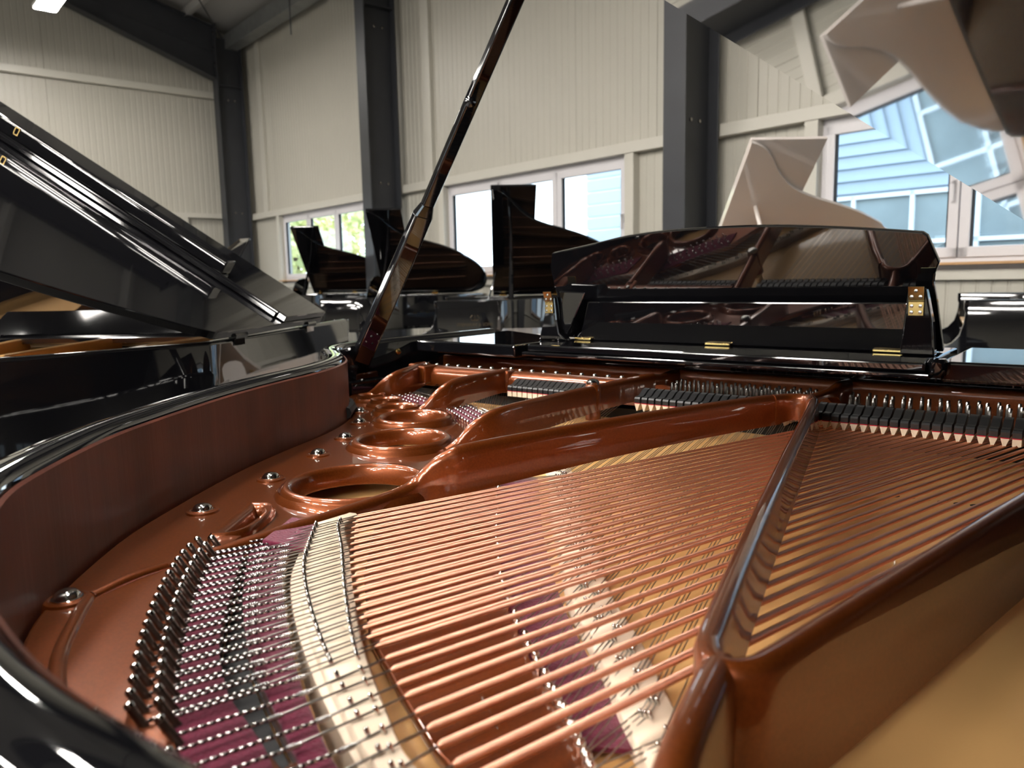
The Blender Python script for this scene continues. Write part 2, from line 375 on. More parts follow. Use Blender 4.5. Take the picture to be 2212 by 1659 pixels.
def window(idx, f, a0, a1, n=3):
    """f(mb, u0, u1, v0, v1, z0, z1): box in the wall's own frame; v grows outwards"""
    mb = MB(); z0, z1 = .035, 1.25
    f(mb, a0, a1, .0, .07, -.02, z0 + .055); f(mb, a0, a1, .0, .07, z1 - .055, 1.27)
    f(mb, a0, a0 + .055, .0, .07, z0, z1); f(mb, a1 - .055, a1, .0, .07, z0, z1)
    w = structure(mb.build('window_%d' % idx, 'pvc_white', sm=0, bevel=.004))
    s = MB(); f(s, a0 - .05, a1 + .05, -.13, .0, .036, .056); s.build('sill', 'sill_wood', w, sm=0, bevel=.003)
    W = (a1 - a0 - .11) / n
    for k in range(n):
        u0 = a0 + .055 + k * W; u1 = u0 + W; fr = .078; y0, y1 = z0 + .055, z1 - .055
        m = MB(); f(m, u0 + .004, u1 - .004, -.018, .05, y0, y0 + fr); f(m, u0 + .004, u1 - .004, -.018, .05, y1 - fr, y1)
        f(m, u0 + .004, u0 + fr, -.018, .05, y0, y1); f(m, u1 - fr, u1 - .004, -.018, .05, y0, y1)
        so = m.build('sash', 'pvc_white', w, sm=0, bevel=.006)
        g = MB(); f(g, u0 + fr - .01, u1 - fr + .01, .012, .018, y0 + fr - .01, y1 - fr + .01); g.build('pane', 'window_glass', so, sm=0)
        q = MB(); f(q, u0 + fr, u0 + fr + .012, -.004, .03, y0 + fr, y1 - fr); f(q, u1 - fr - .012, u1 - fr, -.004, .03, y0 + fr, y1 - fr)
        q.build('gasket', 'rubber', so, sm=0)
        if k != 1:
            h = MB(); uc_ = u0 + .04 if k == 0 else u0 + .04
            f(h, uc_ - .012, uc_ + .012, -.03, -.018, .56, .66); f(h, uc_ - .010, uc_ + .010, -.06, -.03, .62, .65); f(h, uc_ - .010, uc_ + .010, -.06, -.045, .50, .65)
            h.build('handle', 'pvc_white', so, sm=0, bevel=.004)
    return w
def fA(mb, u0, u1, v0, v1, z0, z1): rbox(mb, u0, u1, DA + v0, DA + v1, z0, z1)
def fB(mb, u0, u1, v0, v1, z0, z1): rbox(mb, DB + v0, DB + v1, u0, u1, z0, z1)
def fC(mb, u0, u1, v0, v1, z0, z1): rbox(mb, u0, u1, DC - v1, DC - v0, z0, z1)
for i, (a0, a1) in enumerate(WINA): window(i + 1, fA, a0, a1)
window(5, fB, *WINB)
for i, (a0, a1) in enumerate(WINC_FILL): window(6 + i, fC, a0, a1)
# daylight portals in the window openings
def portal(c, w, n):
    li = bpy.data.lights.new('window_portal', 'AREA'); li.shape = 'RECTANGLE'; li.size = w; li.size_y = 1.2; li.cycles.is_portal = True
    o = bpy.data.objects.new('window_portal', li); COL.objects.link(o); o.location = (c[0], c[1], c[2] + ZC)
    o.rotation_euler = Vector(n).to_track_quat('-Z', 'Y').to_euler()
for a0, a1 in WINA: portal(R3((a0 + a1) / 2, DA + .09, .65), a1 - a0, -E2)
portal(R3(DB + .09, sum(WINB) / 2, .65), WINB[1] - WINB[0], -E1)
for a0, a1 in WINC_FILL: portal(R3((a0 + a1) / 2, DC - .09, .65), a1 - a0, E2)

# steel frame: columns and rafters
COLS = [(15.2, 'dark grey steel column in the corner of the hall'), (9.74, 'dark grey steel column between the two window bays behind the black grands'),
        (4.39, 'dark grey steel column beside the white grand piano'), (-.96, None), (-6.3, None)]
def column(a, label):
    r = thing('steel_column', label or 'dark grey steel column on the window wall ' + ('beside the closed black grand' if a > -3 else 'near the rear end of the hall'), 'column', R3(a, 5.9, FL))
    m = MB(); rbox(m, a - .12, a + .12, 5.65, 5.67, FL, 4.55); m.build('front_flange', 'steel_paint', r, sm=0, bevel=.002)
    m = MB(); rbox(m, a - .12, a + .12, 6.13, 6.15, FL, 4.70); m.build('rear_flange', 'steel_paint', r, sm=0, bevel=.002)
    m = MB(); rbox(m, a - .012, a + .012, 5.67, 6.13, FL, 4.62); m.build('web', 'steel_paint', r, sm=0)
    m = MB(); rbox(m, a - .115, a + .115, 5.67, 6.13, 3.74, 3.76); m.build('stiffener', 'steel_paint', r, sm=0)
    m = MB(); rbox(m, a - .17, a + .17, 5.58, 6.22, FL, FL + .025); m.build('base_plate', 'steel_paint', r, sm=0)
    bm_ = MB().lathe([(.018, 0), (.018, .012), (.008, .018), (0.001, .018)], 8).mesh('bolt', 'pin_steel')
    for b in (5.87, 6.0):
        for z in (1.38, 3.5): inst('bolt', bm_, R3(a - .012, b, z), r, rot=(0, -pi / 2, A1))
    # rafter on top of the column, tapering towards the ridge
    q = tag(thing('roof_rafter', 'tapered dark grey steel rafter above ' + ('the corner column' if a > 15 else 'the column between the windows' if a > 9 else 'the column beside the white grand' if a > 4 else 'the closed black grand' if a > -3 else 'the rear end of the hall'), 'beam', R3(a, 5.6, 4.6)))
    lo = [(5.69, 3.83), (3.1, 4.76), (RID, roof(RID) - .62)]; hi = [(RID, roof(RID) - .20), (5.69, 4.78 + .25 * .59 - .16)]
    m = MB(); m.rings([[R3(a + s, b, z) for b, z in lo + hi] for s in (-.012, .012)]); m.build('web', 'steel_paint', q, sm=0)
    def strip(p0, p1, w, t, nm):
        m = MB(); m.rings([[R3(a - w, b, z), R3(a + w, b, z), R3(a + w, b, z + t), R3(a - w, b, z + t)] for b, z in (p0, p1)]); m.build(nm, 'steel_paint', q, sm=0)
    strip(lo[0], lo[1], .12, .02, 'lower_flange'); strip(lo[1], lo[2], .12, .02, 'lower_flange'); strip(hi[1], hi[0], .12, .02, 'upper_flange')
    m = MB(); rbox(m, a - .115, a + .115, 5.66, 5.69, 3.72, 4.85); m.build('end_plate', 'steel_paint', q, sm=0)
    for k in range(4):
        for s in (-.06, .06): inst('bolt', bm_, R3(a + s, 5.655, 3.86 + k * .28), q, rot=(pi / 2, 0, A1 + pi))
    m = MB(); m.rings([[R3(a + s, b, z) for b, z in ((5.69, 4.32), (3.3, 4.93), (3.3, 4.945), (5.69, 4.335))] for s in (-.018, .018)]); m.build('weld_seam', 'steel_paint', q, sm=0)
for a, lb in COLS: column(a, lb)
m = MB(); rbox(m, DD, DB - .02, 5.88, 6.12, 4.44, 4.47); rbox(m, DD, DB - .02, 5.88, 5.90, 4.47, 4.68); rbox(m, DD, DB - .02, 5.88, 6.12, 4.68, 4.70)
tag(m.build('eaves_beam', 'purlin_steel', sm=0), 'grey steel eaves beam running along the top of the window wall', 'beam')
for b in (5.2, 3.6, 2.0):
    m = MB(); z = roof(b)
    m.obox(R3((DD + DB) / 2, b, z - .08), E1 * ((DB - DD) / 2 - .02), E2 * .04, (0, 0, .075))
    tag(m.build('roof_purlin', 'ceiling_paint', sm=0), 'pale roof purlin under the sloping ceiling', 'beam', 'roof purlins')
m = MB(); m.tube([R3(14.9, 5.75, 4.5), R3(9.9, 2.2, 5.6)], .012, 6)
tag(m.build('brace_rod', 'steel_paint'), 'thin steel brace rod running from the corner column to the roof', 'rod')
m = MB(); m.tube([R3(10.9, 5.2, 4.4), R3(10.9, 5.2, 5.03)], .012, 6); m.tube([R3(10.9, 5.2, 3.55), R3(10.9, 5.2, 4.4)], .010, 6)
tag(m.build('hanging_wire', 'steel_paint'), 'thin wire hanging from the roof in front of the window wall', 'wire')

# lamps under the roof
def lamp(a, b, z):
    r = thing('ceiling_lamp', 'rectangular white lamp below the tapered rafter of the corner column' if b > 2 else 'unseen rectangular white lamp added under the hall roof for light', 'lamp', R3(a, b, z), 0, 'lamps under the hall roof')
    m = MB(); rbox(m, a - .65, a + .65, b - .16, b + .16, z, z + .05); m.build('housing', 'lamp_housing', r, sm=0, bevel=.004)
    m = MB(); rbox(m, a - .63, a + .63, b - .14, b + .14, z - .012, z - .001); m.build('diffuser', 'lamp_diffuser', r, sm=0)
    for s in (-.5, .5):
        m = MB(); m.tube([R3(a + s, b, z + .05), R3(a + s, b, roof(b) - .01)], .004, 5); m.build('suspension_wire', 'steel_paint', r)
for a, b in ((12.85, 2.58), (12.85, -1.9), (8.6, -1.9), (6.4, .4), (4.3, -1.9), (3.2, .4), (1.6, -1.9), (.4, .4)): lamp(a, b, 4.05 if b > 0 else 4.3)  # first lamp is in view; the others are unseen, put in for light
for a in (8.0, 6.0, 4.0, 2.0, 0, -2.0, -4.0):  # unseen rows added so light reaches the strings beneath the lid
    for b in (-6.0, -7.6, -9.2): lamp(a, b, 4.2)

# outdoors
m = MB(); rbox(m, -60, 60, DA + .2, 70, FL - .35, FL - .25); rbox(m, -60, 60, -60, DC - .2, FL - .35, FL - .25); rbox(m, DB + .2, 60, DC - .2, DA + .2, FL - .35, FL - .25)
tag(m.build('yard', 'asphalt', sm=0), kind='structure')
bl = thing('factory_building', 'pale blue ribbed factory building outside the window beside the white grand', 'building', R3(0, 15, FL))
m = MB(); rbox(m, -9.5, 9.6, 15.0, 15.2, 1.45, 6.5); rbox(m, -9.5, 9.6, 15.1, 22, FL - .3, 1.45); m.build('wall', 'facade_blue', bl, sm=0)
for k in range(22):
    z = 1.50 + k * .24; m = MB(); rbox(m, -9.5, 9.6, 14.955, 15.0, z, z + .05); m.build('siding_rib', 'facade_blue', bl, sm=0)
for k in range(17):
    a = -9.2 + k * 1.10
    for z0, z1 in ((-.95, -.35), (-.25, .48), (.58, 1.38)):
        m = MB(); rbox(m, a + .04, a + 1.06, 15.03, 15.06, z0, z1); m.build('factory_pane', 'facade_glass', bl, sm=0)
    m = MB(); rbox(m, a - .04, a + .04, 14.97, 15.08, FL - .2, 1.45); m.build('glazing_bar', 'facade_white', bl, sm=0)
for z in (-.31, .52, 1.41):
    m = MB(); rbox(m, -9.5, 9.6, 14.97, 15.07, z - .03, z + .05); m.build('glazing_bar', 'facade_white', bl, sm=0)
bl2 = thing('storage_building', 'white storage building with blue siding outside the window behind the black grand', 'building', R3(16, 20, FL))
m = MB(); rbox(m, 14.6, 18.8, 19.5, 24, FL - .3, 5.5); m.build('wall', 'facade_white', bl2, sm=0)
for k in range(14):
    m = MB(); rbox(m, 14.6, 18.8, 19.45, 19.5, -.9 + k * .42, -.55 + k * .42); m.build('siding_board', 'facade_blue', bl2, sm=0)
def tree(a, b, h, w, label):
    r = thing('tree', label, 'tree', R3(a, b, FL - .25), 0, 'trees outside')
    m = MB(); m.tube([R3(a, b, FL - .25), R3(a + .1, b, FL + h * .5), R3(a, b + .1, FL + h * .8)], [.16, .11, .05], 8); m.build('trunk', 'bark', r)
    rnd = random.Random(int(a * 100)); v = []; f = []
    for k in range(900):
        while True:
            p = Vector((rnd.uniform(-1, 1), rnd.uniform(-1, 1), rnd.uniform(-1, 1)))
            if .35 < p.length < 1: break
        c = Vector(R3(a, b, FL + h * .66)) + Vector((p.x * w, p.y * w, p.z * h * .36)); s = rnd.uniform(.10, .24)
        x = Vector((rnd.gauss(0, 1), rnd.gauss(0, 1), rnd.gauss(0, 1))).normalized() * s; y = x.orthogonal().normalized() * s * .7
        i = len(v); v += [c - x, c - y, c + x, c + y]; f.append((i, i + 1, i + 2, i + 3))
    m = MB(); m.v = v; m.f = f
    tag(m.build('foliage', 'leaf_green', r, sm=0), kind='stuff')
tree(31, 16.2, 5.2, 1.9, 'yellow green tree outside the far window, beside the storage building')
tree(27.8, 13.0, 4.4, 1.7, 'low yellow green tree outside the far window near the corner')
# ================================================================== the near grand piano
GP = thing('grand_piano', 'open black grand piano with bronze frame, copper strings and mahogany lined rim', 'piano', (0.6, -1.0, FL))
ZR, ZP, ZS, ZB = -.143, -.262, -.250, -.294       # rim top, plate, bass strings, soundboard
inner = spline([(-.085, -1.72), (-.085, -1.2), (-.085, -.5), (-.078, -.32), (-.045, -.20), (.03, -.138), (.12, -.119), (.21, -.112), (.33, -.106), (.45, -.121), (.55, -.151),
                (.651, -.197), (.721, -.252), (.814, -.345), (.885, -.441), (.972, -.576), (1.032, -.692), (1.09, -.820), (1.153, -.918), (1.21, -.978), (1.29, -1.036),
                (1.37, -1.092), (1.423, -1.17), (1.44, -1.30), (1.44, -1.5), (1.44, -1.72)], 6)
# rim: travel goes spine -> tail -> treble, outside is to the left (negative n)
rim_prof = [(0, -.50), (0, ZR - .010), (-.003, ZR - .004), (-.009, ZR), (-.032, ZR), (-.038, ZR - .003), (-.041, ZR - .009), (-.042, ZR - .02), (-.042, -.50)]
m = MB(); sweep(m, inner, rim_prof); m.build('rim', 'black_lacquer', GP, sm=50)
ven = [p for p in inner if True]
i0 = min(range(len(inner)), key=lambda i: (inner[i] - Vector((-.085, -.5))).length); i1 = min(range(len(inner)), key=lambda i: (inner[i] - Vector((1.30, -1.045))).length)
m = MB(); sweep(m, inner[i0:i1], [(.0008, -.31), (.004, -.31), (.004, ZR - .012), (.0008, ZR - .010)]); m.build('rim_lining', 'mahogany', GP, sm=50)
# dark felt roll where the lining ends beside the plate
m = MB(); m.tube([(1.165, -.935, ZP + .012), (1.215, -.99, ZP + .012), (1.26, -1.02, ZP + .012)], .012, 8); m.build('rim_cushion', 'rubber', GP)
# soundboard
sb = [tuple(p) for p in offset(inner, .002)]
m = MB(); m.prism([(p[0], p[1]) for p in sb], ZB - .012, ZB); m.build('soundboard', 'spruce', GP, sm=0)

# ---- iron plate
out = [tuple(p) for p in offset(inner, .006)]
k0 = min(range(len(out)), key=lambda i: hypot(out[i][0] + .02, out[i][1] + .18)); k1 = min(range(len(out)), key=lambda i: hypot(out[i][0] - 1.43, out[i][1] + 1.25))
edge_in = [(1.425, -1.36), (1.38, -1.27), (1.29, -1.235), (1.19, -1.195), (1.10, -1.185), (1.06, -1.17), (.97, -1.105), (.885, -1.065), (.82, -.97), (.765, -.93), (.735, -.87), (.675, -.76),
           (.660, -.66), (.655, -.50), (.614, -.408), (.514, -.338), (.418, -.281), (.338, -.242), (.25, -.207), (.15, -.192), (.04, -.205)]
plate_out = out[k0:k1] + edge_in
def ring(cx, cy, r, n=48, e=1.0, rot=0.0):
    return [(cx + r * cos(2 * pi * k / n) * cos(rot) - r * e * sin(2 * pi * k / n) * sin(rot), cy + r * cos(2 * pi * k / n) * sin(rot) + r * e * sin(2 * pi * k / n) * cos(rot)) for k in range(n)]
PORTS = [(.752, -.617, .080), (.902, -.836, .067), (1.030, -.987, .058), (1.131, -1.040, .036), (1.222, -1.092, .025), (1.298, -1.118, .022)]
tri = [(.722, -.400), (.780, -.478), (.783, -.488), (.765, -.497), (.738, -.478), (.712, -.440), (.708, -.415)]
slot = [(.690, -.425), (.664, -.408), (.560, -.334), (.470, -.281), (.395, -.250), (.345, -.232), (.345, -.222), (.395, -.232), (.436, -.244), (.500, -.276), (.560, -.319), (.626, -.371), (.700, -.419)]
m = MB(); m.prism(slot[::-1], ZP - .020, ZP - .0165); m.build('slot_shade', 'rubber', GP, sm=0)  # black strip standing in for shaded bronze down in the slot
me = plan_mesh('plate', plate_out, [ring(x, y, r) for x, y, r in PORTS] + [tri, slot], ZP - .016, ZP, .004, 'bronze_paint')
plate = mesh_part('iron_plate', me, GP)
for x, y, r in PORTS:                                # raised lip round every port
    m = MB(); w = .015 if r > .05 else .011; h = .0135 if r > .05 else .015
    prof = [(r - .001, -.014), (r, h - .006), (r + .004, h - .001), (r + .008, h), (r + w - .002, h - .004), (r + w, h - .010), (r + w + .002, .008), (r + w + .007, .002), (r + w + .009, -.004)]
    m.rings([[(x + a * cos(2 * pi * k / 48), y + a * sin(2 * pi * k / 48), ZP + z) for a, z in prof] for k in range(48)], closed=True)
    m.build('port_lip', 'bronze_paint', GP, sm=60)
m = MB(); pts = spline(tri + [tri[0]], 3); sweep(m, pts, [(-.004, -.275), (-.005, ZP + .004), (-.001, ZP + .009), (.005, ZP + .008), (.010, ZP + .001), (.011, -.275)], cap=False); m.build('slot_lip', 'bronze_paint', GP, sm=60)

def fin(name, st, w, mtl='bronze_paint', parent=GP, foot=0.0):
    """upright web of the casting: stations (x, y, ztop, zbot), rounded top, thickness w"""
    P = [Vector(s) if len(s) == 4 else Vector((*s, -.272)) for s in st]
    P = spline(P, 5); rings = []
    for i, p in enumerate(P):
        d = (P[min(i + 1, len(P) - 1)] - P[max(i - 1, 0)]); d = Vector((d[0], d[1])).normalized(); n = Vector((d.y, -d.x)); h = w / 2
        zt, zb = p[2], p[3]; r = min(h, (zt - zb) * .4)
        sec = [(-h - foot, zb), (-h, zb + min(.012, (zt - zb) * .3)), (-h, zt - r), (-h * .8, zt - r * .4), (-h * .4, zt - r * .08), (0, zt), (h * .4, zt - r * .08), (h * .8, zt - r * .4), (h, zt - r), (h, zb + min(.012, (zt - zb) * .3)), (h + foot, zb)]
        rings.append([(p[0] + n.x * a, p[1] + n.y * a, z) for a, z in sec])
    m = MB(); m.rings(rings); return m.build(name, mtl, parent, sm=50)
ZT = -.197
fin('plate_bar', [(.676, -.365, -.252, -.270), (.670, -.45, -.249, -.270), (.668, -.56, -.247, -.270), (.667, -.622, -.243, -.270), (.658, -.645, -.224, -.268), (.640, -.664, -.206, -.262), (.622, -.70, -.199, -.258),
                  (.572, -.88, ZT, -.252), (.532, -1.02, ZT, -.250), (.480, -1.17, ZT, -.248), (.445, -1.25, ZT, -.246)], .019, foot=.002)
fin('plate_bar', [(.806, -.836, -.255, -.270), (.797, -.852, -.243, -.270), (.785, -.868, -.222, -.268), (.772, -.89, -.207, -.264), (.764, -.93, -.199, -.258), (.762, -1.05, ZT, -.250), (.762, -1.2, ZT, -.245), (.760, -1.34, ZT, -.245), (.757, -1.40, ZT, -.245)], .018, foot=.002)
fin('plate_bar', [(1.092, -1.052, -.255, -.270), (1.082, -1.068, -.240, -.270), (1.070, -1.085, -.219, -.266), (1.060, -1.11, -.203, -.262), (1.060, -1.15, ZT, -.255), (1.066, -1.24, ZT, -.248), (1.070, -1.31, ZT + .002, -.246)], .018, foot=.002)
fin('plate_bar', [(1.345, -1.135, -.255, -.270), (1.322, -1.142, -.240, -.270), (1.300, -1.155, -.217, -.266), (1.286, -1.18, -.202, -.262), (1.30, -1.24, ZT, -.255), (1.345, -1.33, ZT, -.250)], .018, foot=.002)
# long bass strut, its junction and the bar along the bass side
fin('plate_strut', [(.384, -1.245, ZT, -.246), (.372, -1.20, ZT, -.246), (.345, -1.09, ZT, -.246), (.290, -.86, ZT, -.246), (.224, -.590, ZT, -.246), (.178, -.410, ZT, -.247), (.166, -.374, ZT, -.250), (.154, -.360, ZT, -.262), (.142, -.366, ZT, -.272), (.134, -.392, ZT, -.280), (.112, -.515, ZT, -.283), (.062, -.79, ZT, -.283), (.000, -1.12, ZT, -.283), (-.02, -1.24, ZT, -.283)], .0165, foot=.003)
fin('plate_strut', [(.384, -1.235, ZT, -.243), (.392, -1.262, ZT, -.240), (.412, -1.272, ZT, -.240), (.434, -1.262, ZT, -.242), (.447, -1.238, ZT, -.246)], .017)
fin('plate_strut', [(.156, -.366, ZT, -.262), (.150, -.336, ZT + .0005, -.266), (.140, -.290, ZT, -.272), (.131, -.255, -.202, -.278), (.122, -.222, -.215, -.278), (.112, -.190, -.245, -.278)], [.021][0], foot=.006)
fin('plate_bar', [(.412, -1.275, -.199, -.238), (.410, -1.31, -.203, -.215), (.405, -1.40, -.203, -.218), (.402, -1.44, -.196, -.235), (.400, -1.50, -.198, -.25)], .020)
fin('plate_bar', [(.757, -1.395, ZT, -.222), (.754, -1.43, -.203, -.225), (.750, -1.47, -.199, -.235), (.748, -1.50, -.198, -.25)], .016)
# low ribs cast into the tail of the plate
for pts in ([(.676, -.262, ZP + .004), (.686, -.30, ZP + .006), (.692, -.335, ZP + .004)], [(.680, -.262, ZP + .003), (.640, -.235, ZP + .004), (.575, -.196, ZP + .004), (.50, -.170, ZP + .004), (.40, -.148, ZP + .004), (.28, -.140, ZP + .003)]):
    fin('plate_rib', [(*p, ZP - .006) for p in pts], .012, foot=.006)
# ridge carrying the bass hitch pins
hitch = spline([(.712, -.408), (.701, -.391), (.665, -.346), (.619, -.306), (.574, -.272), (.534, -.245), (.498, -.222), (.465, -.203), (.442, -.190), (.40, -.171), (.34, -.152), (.27, -.142)], 6)
m = MB(); sweep(m, hitch, [(.010, ZP - .006), (.008, ZP + .003), (.003, ZP + .006), (-.018, ZP + .006), (-.019, ZP - .006)]); m.build('hitch_ridge', 'bronze_paint', GP, sm=60)
# web under the bass strings that carries the tenor hitch pins
web = [(.70, -.66), (.668, -.57), (.56, -.462), (.462, -.383), (.381, -.339), (.309, -.303), (.22, -.275), (.14, -.262), (.13, -.30), (.19, -.328), (.246, -.362), (.316, -.415), (.412, -.497), (.520, -.615), (.60, -.712), (.70, -.83), (.735, -.86), (.735, -.75)]
mesh_part('tenor_hitch_plate', plan_mesh('tenor_hitch_plate', web, [], -.290, -.281, .002, 'bronze_paint'), GP)
# capo bars in the treble with their screws
scr = MB().lathe([(.0052, -.002), (.0055, .001), (.0045, .0035), (.002, .0048), (.0001, .005)], 10).mesh('screw', 'nickel')
for x0, x1, y0, y1 in ((.775, 1.062, -1.335, -1.328), (1.078, 1.345, -1.328, -1.318)):
    m = MB(); rings = []
    for x, y in ((x0, y0), ((x0 + x1) / 2, (y0 + y1) / 2), (x1, y1)):
        rings.append([(x, y + a, z) for a, z in ((.030, -.243), (.030, -.222), (.027, -.213), (.018, -.206), (.004, -.203), (-.014, -.203), (-.022, -.208), (-.024, -.243))])
    m.rings(rings); m.build('capo_bar', 'bronze_paint', GP, sm=45)
    n = 9 if x0 < 1 else 8
    for k in range(n):
        t_ = (k + .5) / n; inst('capo_screw', scr, (x0 + (x1 - x0) * t_, y0 + (y1 - y0) * t_ - .004, -.203), GP)
for x, y in ((1.068, -1.325), (1.352, -1.325), (1.30, -1.30)):
    m = MB(); m.box((x - .016, y - .022, -.243), (x + .016, y + .030, -.200)); m.build('capo_block', 'bronze_paint', GP, sm=0, bevel=.006, seg=3)
inst('capo_screw', scr, (1.068, -1.328, -.2), GP)
# front web with the tuning pins and its raised border
me = plan_mesh('front', [(-.08, -1.36), (1.43, -1.36), (1.43, -1.50), (-.08, -1.50)], [], -.262, -.250, .002, 'bronze_paint'); mesh_part('pin_field', me, GP)
m = MB(); rings = [[(x, -1.502 + a, z) for a, z in ((.010, -.252), (.008, -.215), (.007, -.203), (.004, -.200), (-.004, -.200), (-.008, -.252))] for x in (-.083, .4, .9, 1.438)]
m.rings(rings); m.build('plate_border', 'bronze_paint', GP, sm=45)
# nose bolt in the second bar
m = MB(); m.lathe([(.0145, -.262), (.0145, -.200), (.0125, -.196), (.0001, -.196)], 16, (.765, -1.190, 0)); m.build('nose_bolt_boss', 'bronze_paint', GP)
m = MB(); m.lathe([(.0125, -.1965), (.0125, -.192), (.009, -.188), (.004, -.1865), (.0001, -.1863)], 16, (.765, -1.190, 0)); m.build('nose_bolt', 'nickel', GP)
m = MB(); m.lathe([(.009, ZB), (.009, -.262), (.0001, -.262)], 12, (.765, -1.190, 0)); m.build('nose_bolt_post', 'nickel', GP)
# plate bolts along the rim, slotted domes on washers
bolt = MB().lathe([(.0125, 0), (.0125, .002), (.0112, .0025), (.0106, .0045), (.0080, .0072), (.004, .0086), (.0001, .0090)], 20).mesh('bolt', 'nickel')
seat = MB().lathe([(.021, -.004), (.018, .0022), (.0145, .0030), (.0132, .0020), (.0001, .0020)], 24).mesh('seat', 'bronze_paint')
for x, y in ((.683, -.245), (.827, -.449), (.888, -.582), (.955, -.711), (1.020, -.816), (1.108, -.922), (1.205, -1.003), (.30, -.122), (.49, -.146)):
    s = inst('bolt_seat', seat, (x, y, ZP), GP); b = child('plate_bolt', bolt, s, (0, 0, .0015)); b.rotation_euler = (0, 0, random.uniform(0, 3))

# ---- felts
def felt(name, left, right, z, th=.0035):
    L = along(spline(left, 6), 24); Rr = along(spline(right, 6), 24); rnd = random.Random(3)
    m = MB(); rings = []
    for a, b in zip(L, Rr):
        dz = rnd.uniform(-.0004, .0004); rings.append([(a.x, a.y, z), (a.x, a.y, z + th * .7 + dz), (a.x * .9 + b.x * .1, a.y * .9 + b.y * .1, z + th + dz), (a.x * .1 + b.x * .9, a.y * .1 + b.y * .9, z + th + dz), (b.x, b.y, z + th * .7 + dz), (b.x, b.y, z)])
    m.rings(rings); return m.build(name, 'plum_felt', GP, sm=60)
felt('hitch_felt', [(.656, -.362), (.645, -.350), (.60, -.308), (.545, -.268), (.49, -.236), (.44, -.208), (.40, -.192), (.34, -.176)], [(.664, -.400), (.626, -.371), (.560, -.319), (.500, -.276), (.436, -.244), (.395, -.232), (.36, -.222), (.32, -.205)], ZP)
felt('string_felt', [(.660, -.406), (.651, -.397), (.557, -.331), (.466, -.280), (.392, -.249), (.335, -.226), (.27, -.205)], [(.648, -.474), (.612, -.410), (.512, -.341), (.416, -.284), (.336, -.245), (.30, -.231), (.24, -.21)], ZP)
m = MB(); m.obox((.651, -.455, ZP + .006), Vector((.020, -.032, 0)), Vector((.022, .010, .003)), (0, 0, .0028)); m.build('felt_flap', 'plum_felt', GP, sm=0, bevel=.002)
felt('tenor_felt', [(.246, -.366), (.316, -.419), (.412, -.501), (.520, -.619), (.60, -.716), (.69, -.82)], [(.215, -.385), (.283, -.446), (.378, -.535), (.485, -.655), (.565, -.755), (.655, -.87)], -.290)
felt('treble_hitch_felt', [(1.085, -1.118), (1.03, -1.085), (.96, -1.045), (.885, -1.005)], [(1.062, -1.185), (1.01, -1.145), (.95, -1.105), (.888, -1.07)], ZP)
felt('treble_hitch_felt', [(1.345, -1.185), (1.25, -1.150), (1.145, -1.105)], [(1.360, -1.262), (1.26, -1.220), (1.160, -1.180)], ZP)

# ---- bridges
def bridge(name, L, Rr, z0, z1, cap=None, n=30):
    A = along(spline(L, 6), n); B = along(spline(Rr, 6), n); m = MB()
    m.rings([[(a.x, a.y, z0), (a.x, a.y, z1 - .002), (a.x * .94 + b.x * .06, a.y * .94 + b.y * .06, z1), (a.x * .06 + b.x * .94, a.y * .06 + b.y * .94, z1), (b.x, b.y, z1 - .002), (b.x, b.y, z0)] for a, b in zip(A, B)])
    return m.build(name, 'maple', GP, sm=50)
BL = [(.690, -.520), (.668, -.488), (.608, -.430), (.561, -.389), (.493, -.344), (.421, -.303), (.348, -.267), (.297, -.245), (.22, -.222)]
BR = [(.650, -.532), (.632, -.500), (.569, -.453), (.487, -.390), (.405, -.331), (.330, -.285), (.279, -.258), (.20, -.240)]
bb = bridge('bass_bridge', BL, BR, -.300, -.2535)
m = MB(); A = along(spline(BL, 6), 30); Bb = along(spline(BR, 6), 30)
m.rings([[(a.x * 1.16 - b.x * .16, a.y * 1.16 - b.y * .16, -.300), (a.x * 1.16 - b.x * .16, a.y * 1.16 - b.y * .16, -.264), (a.x, a.y, -.262), (a.x, a.y, -.300)] for a, b in zip(A, Bb)]); m.build('bridge_apron', 'maple', GP, sm=50)
TBL = [(.175, -.345), (.205, -.370), (.245, -.408), (.297, -.464), (.366, -.529), (.430, -.607), (.529, -.727), (.60, -.82), (.66, -.90), (.76, -1.0), (.86, -1.09), (.98, -1.16), (1.10, -1.215), (1.25, -1.262), (1.38, -1.29)]
TBR = [(.150, -.372), (.180, -.396), (.222, -.436), (.272, -.492), (.338, -.556), (.402, -.634), (.500, -.752), (.572, -.844), (.634, -.922), (.742, -1.026), (.846, -1.114), (.97, -1.182), (1.09, -1.236), (1.24, -1.28), (1.375, -1.308)]
bridge('tenor_bridge', TBL, TBR, -.302, -.2775, n=60)

